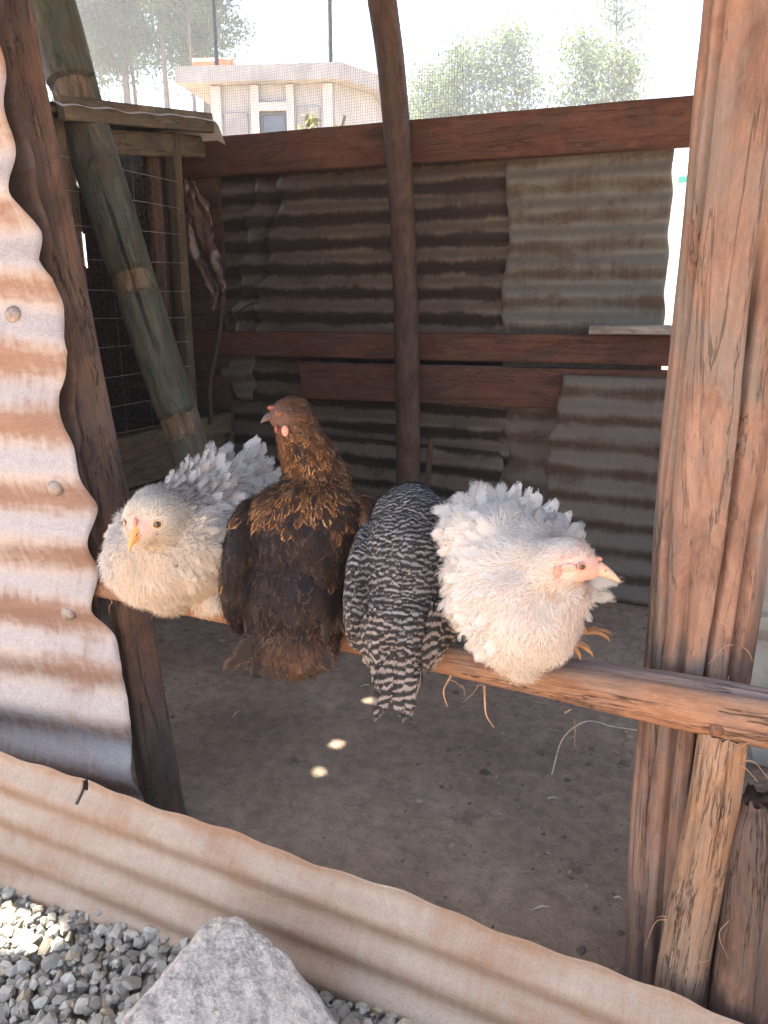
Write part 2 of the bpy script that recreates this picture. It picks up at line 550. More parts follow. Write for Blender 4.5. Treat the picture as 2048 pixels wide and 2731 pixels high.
FIBRE = plain('bark_fibre', (0.42, 0.25, 0.14), 0.85, 0, 0.3, 60, 0)

# soil of the coop
SOIL, nt, b = new_mat('coop_soil')
v = uvmap(nt, 1, 1, 1, src='Object')
n1 = noise(nt, v, 2.2, 8, 0.6, 0.4)
n2 = noise(nt, v, 26, 8, 0.68, 0.3)
n3 = noise(nt, v, 120, 5, 0.7)
c = ramp(nt, n1, [(0.3, (0.25, 0.18, 0.13)), (0.55, (0.37, 0.275, 0.20)), (0.75, (0.50, 0.39, 0.29))])
c = mix(nt, 0.7, c, ramp(nt, n2, [(0.3, 0.38), (0.62, 1.0)]), 'MULTIPLY')
n5 = noise(nt, v, 8, 7, 0.7, 1.0)
c = mix(nt, ramp(nt, n5, [(0.55, 0.0), (0.68, 0.55)]), c, (0.33, 0.265, 0.205))
c = mix(nt, ramp(nt, n5, [(0.30, 0.6), (0.40, 0.0)]), c, (0.075, 0.055, 0.042))
c = mix(nt, ramp(nt, n3, [(0.66, 0.0), (0.72, 0.6)]), c, (0.38, 0.31, 0.245))
L(nt, c, b.inputs['Base Color'])
b.inputs['Roughness'].default_value = 0.9
b.inputs['Specular IOR Level'].default_value = 0.2
bump(nt, b, math_n(nt, 'ADD', n2, math_n(nt, 'MULTIPLY', n3, 0.4)), 1.0, 0.02)
CRUMB = plain('soil_crumb', (0.24, 0.175, 0.125), 0.9, 0, 0.5, 25, 0.4)

# open yard: pale red-brown earth
YARD, nt, b = new_mat('yard_earth')
v = uvmap(nt, 1, 1, 1, src='Object')
n1 = noise(nt, v, 0.35, 8, 0.6, 0.3)
n2 = noise(nt, v, 14, 6, 0.65)
c = ramp(nt, n1, [(0.35, (0.44, 0.28, 0.17)), (0.65, (0.53, 0.37, 0.245))])
c = mix(nt, 0.5, c, ramp(nt, n2, [(0.3, 0.55), (0.7, 1.0)]), 'MULTIPLY')
L(nt, c, b.inputs['Base Color'])
b.inputs['Roughness'].default_value = 0.95
bump(nt, b, n2, 0.5, 0.02)

# gravel: colour changes from stone to stone
GRAVEL, nt, b = new_mat('gravel_stone')
at = N(nt, 'ShaderNodeAttribute', attribute_name='col')
v = uvmap(nt, 1, 1, 1, src='Object')
n2 = noise(nt, v, 90, 6, 0.7)
L(nt, mix(nt, 0.6, at.outputs['Color'], ramp(nt, n2, [(0.25, 0.5), (0.7, 1.0)]), 'MULTIPLY'), b.inputs['Base Color'])
b.inputs['Roughness'].default_value = 0.85
bump(nt, b, n2, 0.5, 0.003)

ROCK, nt, b = new_mat('grey_boulder')
v = uvmap(nt, 1, 1, 1, src='Object')
n1 = noise(nt, v, 9, 8, 0.65, 0.3)
n2 = noise(nt, v, 55, 7, 0.7)
n3 = noise(nt, v, 150, 4, 0.7)
c = ramp(nt, n1, [(0.3, (0.37, 0.335, 0.295)), (0.5, (0.56, 0.51, 0.455)), (0.7, (0.66, 0.585, 0.49))])
c = mix(nt, 0.9, c, ramp(nt, n2, [(0.36, 0.42), (0.58, 1.0)]), 'MULTIPLY')
c = mix(nt, ramp(nt, n3, [(0.60, 0.0), (0.68, 0.7)]), c, (0.66, 0.63, 0.59))
L(nt, c, b.inputs['Base Color'])
b.inputs['Roughness'].default_value = 0.85
bump(nt, b, math_n(nt, 'ADD', n2, math_n(nt, 'MULTIPLY', n3, 0.4)), 0.9, 0.008)

PLASTER = plain('cream_plaster', (0.37, 0.40, 0.42), 0.9, 0, 0.14, 2.2, 0.2)
PLASTER_L = plain('pale_plaster', (0.45, 0.48, 0.50), 0.9, 0, 0.1, 2.0, 0.2)
SLABC = plain('slab_concrete', (0.31, 0.335, 0.35), 0.9, 0, 0.2, 3.0, 0.3)
GLASS = plain('dark_window_glass', (0.10, 0.13, 0.17), 0.08, 0, 0.2, 3, 0, 0.6)
WINFRAME = plain('window_steel', (0.12, 0.13, 0.14), 0.6, 0.2, 0.2, 20, 0)
PIPE = plain('clay_orange_pipe', (0.55, 0.27, 0.17), 0.7, 0, 0.2, 8, 0.1)
BLACK = plain('black_steel', (0.05, 0.055, 0.065), 0.6, 0.2, 0.2, 8, 0)
STONEW = plain('limewashed_stone', (0.30, 0.285, 0.255), 0.9, 0, 0.3, 9, 0.6)
BLOCKW, nt, b = new_mat('block_masonry')
br = N(nt, 'ShaderNodeTexBrick')
br.inputs['Color1'].default_value = (0.36, 0.34, 0.31, 1)
br.inputs['Color2'].default_value = (0.45, 0.42, 0.38, 1)
br.inputs['Mortar'].default_value = (0.52, 0.5, 0.47, 1)
br.inputs['Scale'].default_value = 1.0
br.inputs['Brick Width'].default_value = 0.42
br.inputs['Row Height'].default_value = 0.22
br.inputs['Mortar Size'].default_value = 0.02
L(nt, uvmap(nt, 1, 1), br.inputs['Vector'])
L(nt, br.outputs[0], b.inputs['Base Color'])
b.inputs['Roughness'].default_value = 0.9
CLOTH_G = plain('green_cloth', (0.02, 0.30, 0.17), 0.9, 0, 0.1, 5, 0)
CLOTH_W = plain('white_cloth', (0.75, 0.75, 0.76), 0.9, 0, 0.1, 5, 0)
BARK = plain('tree_bark', (0.13, 0.11, 0.095), 0.9, 0, 0.35, 6, 0.5)


def leaf_mat(name, c1, c2, trans=0.45):
    m, nt, b = new_mat(name)
    at = N(nt, 'ShaderNodeAttribute', attribute_name='col')
    cc = mix(nt, at.outputs['Fac'], c1, c2)
    L(nt, cc, b.inputs['Base Color'])
    b.inputs['Roughness'].default_value = 0.6
    tr = nt.nodes.new('ShaderNodeBsdfTranslucent')
    L(nt, mix(nt, 0.35, cc, (0.25, 0.32, 0.05)), tr.inputs['Color'])
    ms = nt.nodes.new('ShaderNodeMixShader')
    ms.inputs[0].default_value = trans
    L(nt, b.outputs[0], ms.inputs[1])
    L(nt, tr.outputs[0], ms.inputs[2])
    L(nt, ms.outputs[0], nt.nodes['Material Output'].inputs['Surface'])
    return m


LEAF_A = leaf_mat('gum_leaf', (0.045, 0.09, 0.032), (0.10, 0.165, 0.06), 0.5)
LEAF_B = leaf_mat('olive_leaf', (0.10, 0.125, 0.08), (0.18, 0.21, 0.135), 0.5)  # far foliage colour lightened to imitate washed-out glare
LEAF_Y = leaf_mat('shrub_leaf', (0.12, 0.15, 0.05), (0.42, 0.38, 0.18), 0.3)


def feather_mat(name, mode, bars=5.0, rough=0.75, trans=0.22, soft=0.55, tip0=0.55, sheen=0.1):
    """col = vane colour, col2 = edge colour; UV u across the vane, v from root to tip"""
    m, nt, b = new_mat(name)
    a1 = N(nt, 'ShaderNodeAttribute', attribute_name='col').outputs['Color']
    a2 = N(nt, 'ShaderNodeAttribute', attribute_name='col2').outputs['Color']
    tc = nt.nodes.new('ShaderNodeTexCoord')
    sp = nt.nodes.new('ShaderNodeSeparateXYZ')
    L(nt, tc.outputs['UV'], sp.inputs[0])
    u, vv = sp.outputs[0], sp.outputs[1]
    au = math_n(nt, 'ABSOLUTE', math_n(nt, 'SUBTRACT', math_n(nt, 'MULTIPLY', math_n(nt, 'FRACT', u), 2.0), 1.0))
    wn_ = noise(nt, uvmap(nt, 1, 1, 1, src='Object'), 160, 4, 0.6)
    if mode == 'bar':
        ph = math_n(nt, 'ADD', math_n(nt, 'MULTIPLY', vv, bars * 2 * math.pi), math_n(nt, 'MULTIPLY', au, -1.2))
        ph = math_n(nt, 'ADD', ph, math_n(nt, 'MULTIPLY', wn_, 2.6))
        ph = math_n(nt, 'ADD', ph, math_n(nt, 'MULTIPLY', math_n(nt, 'FRACT', math_n(nt, 'MULTIPLY', math_n(nt, 'FLOOR', u), 0.377)), 2.2))
        s = math_n(nt, 'SINE', ph)
        f = ramp(nt, math_n(nt, 'ADD', math_n(nt, 'MULTIPLY', s, 0.5), 0.5), [(0.40, 0.0), (0.90, 1.0)])
        c = mix(nt, f, a1, a2)
    elif mode == 'lace':
        e = math_n(nt, 'ADD', math_n(nt, 'MULTIPLY', au, 0.75), math_n(nt, 'MULTIPLY', math_n(nt, 'POWER', vv, 3.0), 0.5))
        e = math_n(nt, 'ADD', e, math_n(nt, 'MULTIPLY', math_n(nt, 'SUBTRACT', wn_, 0.5), 0.5))
        f = ramp(nt, e, [(0.52, 0.0), (0.85, 1.0)])
        c = mix(nt, f, a1, a2)
    else:
        e = math_n(nt, 'POWER', vv, 2.0)
        c = mix(nt, e, a1, a2)
    barb = N(nt, 'ShaderNodeTexWave')
    barb.inputs['Scale'].default_value = 7.0
    barb.inputs['Distortion'].default_value = 2.5
    barb.inputs['Detail'].default_value = 2
    L(nt, uvmap(nt, 0.6, 1.6), barb.inputs['Vector'])
    c = mix(nt, 0.28, c, ramp(nt, barb.outputs['Fac'], [(0.0, 0.55), (1.0, 1.0)]), 'MULTIPLY')
    L(nt, c, b.inputs['Base Color'])
    b.inputs['Roughness'].default_value = rough
    b.inputs['Specular IOR Level'].default_value = 0.12
    b.inputs['Sheen Weight'].default_value = sheen
    tr = nt.nodes.new('ShaderNodeBsdfTranslucent')
    L(nt, c, tr.inputs['Color'])
    ms = nt.nodes.new('ShaderNodeMixShader')
    ms.inputs[0].default_value = trans
    L(nt, b.outputs[0], ms.inputs[1])
    L(nt, tr.outputs[0], ms.inputs[2])
    # frayed rim: barbs run forward and outward, gaps open between them near the rim
    cb = nt.nodes.new('ShaderNodeCombineXYZ')
    L(nt, math_n(nt, 'SUBTRACT', math_n(nt, 'MULTIPLY', vv, 26.0), math_n(nt, 'MULTIPLY', au, 7.0)), cb.inputs[0])
    L(nt, math_n(nt, 'MULTIPLY', math_n(nt, 'FLOOR', u), 3.7), cb.inputs[1])
    L(nt, math_n(nt, 'MULTIPLY', u, 2.0), cb.inputs[2])
    st = noise(nt, cb.outputs[0], 1.0, 3, 0.6)
    rim = math_n(nt, 'MAXIMUM', au, math_n(nt, 'MULTIPLY', math_n(nt, 'SUBTRACT', vv, tip0), 1.0 / (1.0 - tip0)))
    rim = math_n(nt, 'ADD', rim, math_n(nt, 'MULTIPLY', math_n(nt, 'SUBTRACT', st, 0.5), 1.3))
    al = ramp(nt, rim, [(soft, 0.0), (soft + 0.45, 1.0)])
    tp = nt.nodes.new('ShaderNodeBsdfTransparent')
    mt = nt.nodes.new('ShaderNodeMixShader')
    L(nt, al, mt.inputs[0])
    L(nt, ms.outputs[0], mt.inputs[1])
    L(nt, tp.outputs[0], mt.inputs[2])
    L(nt, mt.outputs[0], nt.nodes['Material Output'].inputs['Surface'])
    return m


F_PLAIN = feather_mat('soft_white_feather', 'plain', soft=0.35, tip0=0.35)
F_RUFF = feather_mat('ruffled_feather', 'plain', soft=0.62, tip0=0.55)
F_QUILL = feather_mat('white_quill', 'plain', soft=0.8, tip0=0.72)
F_DOWN, nt, b = new_mat('down_strand')
L(nt, N(nt, 'ShaderNodeAttribute', attribute_name='col').outputs['Color'], b.inputs['Base Color'])
b.inputs['Roughness'].default_value = 0.9
b.inputs['Specular IOR Level'].default_value = 0.05
F_BAR = feather_mat('barred_feather', 'bar', 3.0, trans=0.1, soft=0.7)
F_BARQ = feather_mat('barred_quill', 'bar', 7.0, trans=0.1, soft=0.75)
F_LACE = feather_mat('laced_feather', 'lace', rough=0.5, trans=0.04, soft=0.75, tip0=0.65, sheen=0.0)
HENSKIN, nt, b = new_mat('hen_skin_and_down')
at = N(nt, 'ShaderNodeAttribute', attribute_name='col')
n2 = noise(nt, uvmap(nt, 1, 1, 1, src='Object'), 260, 5, 0.7)
L(nt, mix(nt, 0.5, at.outputs['Color'], ramp(nt, n2, [(0.3, 0.55), (0.7, 1.0)]), 'MULTIPLY'), b.inputs['Base Color'])
b.inputs['Roughness'].default_value = 0.8
b.inputs['Subsurface Weight'].default_value = 0.08
b.inputs['Subsurface Radius'].default_value = (0.01, 0.004, 0.003)
bump(nt, b, n2, 0.8, 0.002)
BEAK_P = plain('pink_horn', (0.60, 0.35, 0.235), 0.4, 0, 0.12, 60, 0.05, 0.4)
BEAK_O = plain('orange_horn', (0.68, 0.34, 0.11), 0.4, 0, 0.12, 60, 0.05, 0.4)
BEAK_D = plain('dark_horn', (0.10, 0.07, 0.06), 0.4, 0, 0.2, 60, 0.05, 0.4)
EYE = plain('amber_eye', (0.17, 0.085, 0.02), 0.1, 0, 0.2, 200, 0, 0.7)
PUPIL = plain('black_pupil', (0.006, 0.005, 0.005), 0.05, 0, 0, 50, 0, 0.8)
REDSKIN = plain('red_skin', (0.55, 0.16, 0.11), 0.55, 0, 0.25, 220, 0.5, 0.3)
DARKRED = plain('dark_red_skin', (0.22, 0.07, 0.05), 0.6, 0, 0.3, 220, 0.5, 0.25)
PALEPINK = plain('pale_pink_skin', (0.56, 0.33, 0.26), 0.6, 0, 0.15, 220, 0.4, 0.2)
PINKSKIN = plain('pink_skin', (0.52, 0.24, 0.18), 0.6, 0, 0.2, 220, 0.5, 0.3)
PALELID = plain('pale_eyelid', (0.50, 0.38, 0.26), 0.7, 0, 0.2, 220, 0.3, 0.2)
SHANK = plain('orange_shank', (0.50, 0.24, 0.10), 0.6, 0, 0.2, 140, 0.4, 0.3)

# ================================================================== the setting
# the yard reaches the horizon
g = 260.0
mesh_obj_ = mesh_obj('ground', [(-g, -g, -0.03), (g, -g, -0.03), (g, g, -0.03), (-g, g, -0.03)], [(0, 1, 2, 3)], YARD)
tag(mesh_obj_, 'pale red-brown earth of the open yard', None, None, 'structure')

# trodden soil inside the coop
nx, ny = 330, 230
xs, ys = np.linspace(-3.3, 0.9, nx), np.linspace(-0.22, 2.7, ny)
XX, YY = np.meshgrid(xs, ys, indexing='ij')
fa, fb, fc = wob(3, 9, 0.2, 0.7), wob(4, 12, 1.0, 3.5), wob(5, 14, 3.0, 7.0)
ZZ = 0.010 * fa(XX, YY) + 0.007 * fb(XX, YY) + 0.007 * fc(XX, YY) * np.clip(fa(XX * 1.3 + 2, YY) + 0.5, 0, 1) - 0.004
i, j = np.meshgrid(np.arange(nx - 1), np.arange(ny - 1), indexing='ij')
q = np.stack([i * ny + j, (i + 1) * ny + j, (i + 1) * ny + j + 1, i * ny + j + 1], -1).reshape(-1, 4)
tag(mesh_obj('coop_floor', np.stack([XX, YY, ZZ], -1).reshape(-1, 3), q, SOIL), 'trodden dark soil floor inside the coop', None, None, 'structure')

# crumbs and clods trodden into the floor
rg = np.random.default_rng(21)


def base_rock(seed, k=14):
    r = np.random.default_rng(seed)
    p = r.normal(size=(k, 3))
    p /= np.linalg.norm(p, axis=1)[:, None]
    p *= r.uniform(0.75, 1.1, (k, 1))
    bm = bmesh.new()
    for x in p:
        bm.verts.new(x)
    bmesh.ops.convex_hull(bm, input=bm.verts)
    for v in [v for v in bm.verts if not v.link_faces]:
        bm.verts.remove(v)
    bmesh.ops.triangulate(bm, faces=bm.faces)
    bm.verts.index_update()
    vs = np.array([v.co[:] for v in bm.verts])
    fs = np.array([[v.index for v in f.verts] for f in bm.faces])
    bm.free()
    return vs, fs


def rot_mats(n, r):
    qd = r.normal(size=(n, 4))
    qd /= np.linalg.norm(qd, axis=1)[:, None]
    w, x, y, z = qd.T
    return np.stack([np.stack([1 - 2 * (y * y + z * z), 2 * (x * y - z * w), 2 * (x * z + y * w)], -1),
                     np.stack([2 * (x * y + z * w), 1 - 2 * (x * x + z * z), 2 * (y * z - x * w)], -1),
                     np.stack([2 * (x * z - y * w), 2 * (y * z + x * w), 1 - 2 * (x * x + y * y)], -1)], 1)


def scatter_rocks(name, pos, size, flat, mat, colors, seed, bases=8):
    r = np.random.default_rng(seed)
    B = [base_rock(seed * 50 + b_, 20 + b_ % 8) for b_ in range(bases)]
    n = len(pos)
    M = rot_mats(n, r)
    pick = r.integers(0, bases, n)
    ani = r.uniform(0.6, 1.25, (n, 3))
    vs, fs, cs, off = [], [], [], 0
    for b_ in range(bases):
        idx = np.where(pick == b_)[0]
        bv, bf = B[b_]
        V = (bv[None] * ani[idx][:, None, :]) @ np.transpose(M[idx], (0, 2, 1)) * size[idx][:, None, None]
        V[..., 2] *= flat
        V = V + pos[idx][:, None, :]
        vs.append(V.reshape(-1, 3))
        fs.append((off + (np.arange(len(idx)) * len(bv))[:, None, None] + bf[None]).reshape(-1, 3))
        c_ = np.concatenate([colors[idx], np.ones((len(idx), 1))], 1)
        cs.append(np.repeat(c_, len(bv), 0))
        off += len(idx) * len(bv)
    return mesh_obj(name, np.vstack(vs), np.vstack(fs), mat, attrs={'col': np.vstack(cs)}, smooth=False)


n = 6500
pos = np.stack([rg.uniform(-2.2, 0.6, n), rg.uniform(-0.1, 2.0, n), np.zeros(n)], 1)
dens = fa(pos[:, 0] * 1.3 + 2, pos[:, 1])
pos = pos[dens + rg.uniform(-0.8, 0.8, n) > -0.15]
n = len(pos)
pos[:, 2] = 0.010 * fa(pos[:, 0], pos[:, 1]) + 0.007 * fb(pos[:, 0], pos[:, 1]) - 0.004
sz = rg.uniform(0.002, 0.0065, n) * np.where(rg.uniform(size=n) > 0.90, 2.6, 1)
tag(scatter_rocks('soil_crumb_litter', pos, sz, 0.5, GRAVEL, np.outer(rg.uniform(0.35, 1.5, n), (0.24, 0.178, 0.13)), 3), 'dark crumbs and clods of soil littering the coop floor', 'soil crumbs', None, 'stuff')

# gravel in front of the low sheet
n = 16500
pos = np.stack([rg.uniform(-1.9, 0.4, n), rg.uniform(-0.85, -0.17, n), np.zeros(n)], 1)
keepm = pos[:, 1] < -0.175 + 0.06 * (pos[:, 0] + 0.5)
pos = pos[keepm]
n = len(pos)
pos[:, 2] = rg.uniform(-0.025, 0.012, n)
sz = 0.006 + 0.0145 * rg.uniform(size=n) ** 1.5
t_ = rg.uniform(size=(n, 1))
cc = (1 - t_) * np.array([0.21, 0.20, 0.175]) + t_ * np.array([0.42, 0.40, 0.35])
warm = rg.uniform(size=n) > 0.86
cc[warm] = cc[warm] * np.array([1.08, 0.95, 0.78])
tag(scatter_rocks('gravel', pos, sz, 0.8, GRAVEL, cc, 5, 10), 'bed of pale grey crushed gravel', 'gravel', None, 'stuff')

# ================================================================== back wall of the coop
bw = empty('back_wall', (-1.3, 2.0, 0))
tag(bw, 'dark rear wall of rusty corrugated iron sheets nailed to red-brown planks', 'wall')


def under(o, parent):
    o.parent = parent
    o.matrix_parent_inverse = Matrix.Translation(parent.location).inverted()
    return o


BP = 0.105
X_, Z_ = (1, 0, 0), (0, 0, 1)


def lin(x0, y0, x1, y1):
    return lambda v: x0 + (np.asarray(v) - 0) * (y1 - y0) / (x1 - x0) + y0 if False else np.interp(v, [x0, x1], [y0, y1])


w1, w2 = wob(31, 6, 0.4, 1.5), wob(32, 6, 0.4, 1.6)
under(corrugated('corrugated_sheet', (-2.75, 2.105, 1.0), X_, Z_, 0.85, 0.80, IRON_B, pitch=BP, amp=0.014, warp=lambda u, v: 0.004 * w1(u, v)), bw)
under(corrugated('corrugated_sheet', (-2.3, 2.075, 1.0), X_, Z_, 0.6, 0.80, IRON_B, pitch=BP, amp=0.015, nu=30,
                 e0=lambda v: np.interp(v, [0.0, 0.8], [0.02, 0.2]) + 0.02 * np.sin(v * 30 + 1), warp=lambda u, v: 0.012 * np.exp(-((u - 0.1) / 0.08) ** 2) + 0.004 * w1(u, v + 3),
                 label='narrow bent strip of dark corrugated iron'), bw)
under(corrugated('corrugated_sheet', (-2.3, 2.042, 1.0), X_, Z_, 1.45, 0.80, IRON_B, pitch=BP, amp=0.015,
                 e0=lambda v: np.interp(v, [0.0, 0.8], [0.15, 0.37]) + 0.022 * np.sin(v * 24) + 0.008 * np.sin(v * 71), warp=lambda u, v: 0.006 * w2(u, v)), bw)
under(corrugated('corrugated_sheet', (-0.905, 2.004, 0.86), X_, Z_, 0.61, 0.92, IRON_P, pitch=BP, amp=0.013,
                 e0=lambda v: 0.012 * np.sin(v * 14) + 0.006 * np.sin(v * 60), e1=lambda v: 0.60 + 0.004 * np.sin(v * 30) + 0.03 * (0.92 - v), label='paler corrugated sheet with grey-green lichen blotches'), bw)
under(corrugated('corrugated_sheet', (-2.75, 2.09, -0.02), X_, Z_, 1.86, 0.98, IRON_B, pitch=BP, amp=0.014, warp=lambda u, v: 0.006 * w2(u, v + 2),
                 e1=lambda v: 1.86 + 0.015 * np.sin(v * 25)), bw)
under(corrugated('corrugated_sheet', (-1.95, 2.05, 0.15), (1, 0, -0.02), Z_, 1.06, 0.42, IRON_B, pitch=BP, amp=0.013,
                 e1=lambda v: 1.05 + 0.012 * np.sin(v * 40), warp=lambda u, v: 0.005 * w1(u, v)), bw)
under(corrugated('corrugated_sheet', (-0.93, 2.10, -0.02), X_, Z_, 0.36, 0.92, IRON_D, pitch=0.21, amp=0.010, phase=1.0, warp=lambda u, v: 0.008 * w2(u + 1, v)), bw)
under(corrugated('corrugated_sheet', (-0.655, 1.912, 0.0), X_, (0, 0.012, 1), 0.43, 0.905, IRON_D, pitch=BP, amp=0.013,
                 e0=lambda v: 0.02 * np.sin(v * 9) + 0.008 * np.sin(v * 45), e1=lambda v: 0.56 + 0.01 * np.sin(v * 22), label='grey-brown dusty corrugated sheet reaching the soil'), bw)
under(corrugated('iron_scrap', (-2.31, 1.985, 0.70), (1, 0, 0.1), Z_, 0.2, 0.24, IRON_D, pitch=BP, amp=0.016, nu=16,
                 e0=lambda v: np.interp(v, [0, 0.12, 0.24], [0.13, 0.02, 0.0]), warp=lambda u, v: 0.05 * np.clip(0.12 - v, 0, 1)), bw)
under(plank('plank', (-2.62, 1.952, 1.800), (-0.12, 1.952, 1.776), 0.042, 0.160, RED_PLANK, side=(0, 1, 0), seed=51, label='dark wide top plank of the rear wall'), bw)
under(plank('plank', (-2.62, 1.952, 0.982), (-0.12, 1.952, 1.006), 0.042, 0.112, RED_PLANK, side=(0, 1, 0), seed=52), bw)
under(plank('plank', (-1.83, 1.957, 0.826), (-0.15, 1.957, 0.856), 0.036, 0.160, RED_PLANK, side=(0, 1, 0), seed=53, rough_end=0.02), bw)
under(plank('ledge_board', (-0.53, 1.905, 1.078), (-0.10, 1.905, 1.083), 0.12, 0.032, PALE_BOARD, side=(0, 1, 0), seed=54, label='short pale grey board lying on the middle plank'), bw)
nail_me = None


def nail_head(loc, r, mat, parent, normal=(0, -1, 0), domed=0.5, name='nail'):
    a = np.linspace(0, 2 * math.pi, 14, endpoint=False)
    prof = [(1.0, -0.35), (1.0, 0.0), (0.9, 0.28 * domed), (0.55, 0.62 * domed), (0.2, 0.75 * domed)]
    q_ = Vector(normal).to_track_quat('Z', 'Y')
    vs, fs = [], []
    for rr, hh in prof:
        for x in a:
            vs.append(Vector(loc) + q_ @ Vector((r * rr * math.cos(x), r * rr * math.sin(x), r * hh)))
    for i_ in range(len(prof) - 1):
        for j_ in range(14):
            fs.append((i_ * 14 + j_, i_ * 14 + (j_ + 1) % 14, (i_ + 1) * 14 + (j_ + 1) % 14, (i_ + 1) * 14 + j_))
    vs.append(Vector(loc) + q_ @ Vector((0, 0, r * 0.78 * domed)))
    for j_ in range(14):
        fs.append((4 * 14 + j_, 4 * 14 + (j_ + 1) % 14, len(vs) - 1))
    o = mesh_obj(name, np.array([v_[:] for v_ in vs]), fs, mat)
    if parent is not None:
        under(o, parent)
    return o


for x, z in ((-0.42, 1.80), (-1.2, 1.81), (-2.2, 1.83), (-0.35, 1.02), (-0.95, 1.03), (-1.45, 0.99), (-2.1, 0.98), (-0.75, 0.86), (-1.1, 0.80)):
    nail_head((x, 1.929, z), 0.005, RUSTY, bw)

# ================================================================== poles inside the coop
cp = sweep('round_pole', [(-1.455, 1.84, 2.72), (-1.376, 1.85, 2.27), (-1.327, 1.85, 1.95), (-1.285, 1.85, 1.45), (-1.258, 1.85, 0.8), (-1.245, 1.84, -0.05)],
           circ(0.052, 28), 110, BARK_POLE, scale=[1.12, 1.06, 1.0, 0.97, 0.98, 1.02], jit=0.035, seed=61, cracks=((-1.2, 0.05, 0.12, 0.2, 0.55),))
tag(cp, 'slightly curved round brown pole standing before the rear wall', 'pole')
st = sweep('thin_stick', [(-1.16, 1.88, 0.62), (-1.165, 1.86, 0.4), (-1.13, 1.84, 0.2), (-1.14, 1.83, 0.0)], circ(0.012, 10), 30, BARK_POLE, jit=0.1, seed=62)
tag(st, 'thin crooked stick leaning beside the round brown pole', 'stick')

lp_pts = [(-2.53, 1.2, 2.62), (-2.375, 1.2, 2.209), (-2.29, 1.2, 1.89), (-2.094, 1.2, 1.249), (-1.907, 1.2, 0.687), (-1.64, 1.2, -0.06)]
NR, KR = 220, 40
lp = sweep('leaning_pole', lp_pts, circ(0.080, KR), NR, GREEN_POLE, scale=[1.15, 1.12, 1.08, 1.0, 0.95, 0.92], side=(1, 0, 0), jit=0.03, seed=64,
           cracks=((-1.0, 0.075, 0.30, 0.27, 0.72), (-1.75, 0.035, 0.10, 0.05, 0.35)))
me = lp.data
me.materials.append(CUT_WOOD)
co = np.empty(len(me.vertices) * 3)
me.vertices.foreach_get('co', co)
co = co.reshape(-1, 3)
zr = co[:NR * KR].reshape(NR, KR, 3)[:, :, 2].mean(1)
ctr = co[:NR * KR].reshape(NR, KR, 3).mean(1)
rings = co[:NR * KR].reshape(NR, KR, 3)
cut = np.zeros(NR, bool)
for z0, z1 in ((1.853, 1.942), (1.212, 1.292), (0.68, 0.772)):
    cut |= (zr > z0) & (zr < z1)
angk = np.linspace(0, 2 * math.pi, KR, endpoint=False)
front = np.cos(angk - 1.15) > -0.1
wv = wob(66, 8, 3, 9)
for r_ in np.where(cut)[0]:
    dv = rings[r_] - ctr[r_]
    f_ = np.where(front, 0.74 + 0.06 * wv(zr[r_] * 3, angk * 0.7), 1.0)
    rings[r_] = ctr[r_] + dv * f_[:, None]
co[:NR * KR] = rings.reshape(-1, 3)
me.vertices.foreach_set('co', co.ravel())
for p in me.polygons:
    r_, k_ = divmod(p.index, KR)
    if p.index < (NR - 1) * KR and cut[r_] and front[k_]:
        p.material_index = 1
sharpen(lp, 50)
tag(lp, 'thick greenish grey pole leaning sideways with three pale chopped notches', 'pole')

# ================================================================== wire-fronted hutch on the left
hu = empty('hutch', (-2.6, 1.25, 0))
tag(hu, 'dark wooden hutch with chicken wire front and overhanging board roof', 'hutch')
HX = -2.30
under(plank('post', (HX, 1.735, 0), (HX, 1.735, 1.86), 0.05, 0.055, HUTCH_W, side=(1, 0, 0), seed=71), hu)
under(plank('post', (HX, 1.13, 0), (HX, 1.10, 1.80), 0.05, 0.06, HUTCH_W, side=(1, 0, 0), seed=72), hu)
under(plank('post', (HX, 0.58, 0), (HX, 0.58, 1.70), 0.05, 0.06, HUTCH_W, side=(1, 0, 0), seed=73), hu)
under(sweep('inner_post', [(-2.42, 1.735, 0), (-2.41, 1.74, 1.8)], circ(0.045, 18), 50, DARK_POST, jit=0.05, seed=74, cracks=((-0.8, 0.15, 0.2, 0, 1),)), hu)
under(plank('bottom_rail', (HX + 0.028, 0.50, 0.592), (HX + 0.028, 1.98, 0.602), 0.04, 0.10, HUTCH_W, side=(1, 0, 0), seed=75), hu)
under(plank('top_rail', (HX + 0.002, 0.50, 1.66), (HX + 0.002, 1.95, 1.84), 0.04, 0.09, HUTCH_W, side=(1, 0, 0), seed=76), hu)
for k_, z in enumerate((0.48, 0.345, 0.21, 0.075)):
    under(plank('board', (HX + 0.01, 0.52, z), (HX + 0.01, 1.96, z + 0.004), 0.022, 0.125, HUTCH_W, side=(1, 0, 0), seed=80 + k_), hu)
for k_ in range(10):  # back and side walls added in dark wood to deepen the shade inside
    z = 0.09 + k_ * 0.19
    under(plank('board', (-3.12 - 0.012 * (k_ % 2), 0.42, z), (-3.12 - 0.012 * (k_ % 2), 2.0, z + 0.01), 0.02, 0.215, DARK_POST, side=(1, 0, 0), seed=90 + k_, n=6, jit=0.01), hu)
    if k_ < 9 or True:
        under(plank('board', (-3.1, 1.995 + 0.012 * (k_ % 2), min(z, 1.78)), (-2.26, 1.995 + 0.012 * (k_ % 2), min(z, 1.78)), 0.02, 0.215, DARK_POST, side=(0, 1, 0), seed=100 + k_, n=6, jit=0.01), hu)
    if k_ < 9:
        under(plank('board', (-3.1, 0.5 - 0.012 * (k_ % 2), z), (-2.26, 0.5 - 0.012 * (k_ % 2), z), 0.02, 0.215, DARK_POST, side=(0, 1, 0), seed=110 + k_, n=6, jit=0.01), hu)
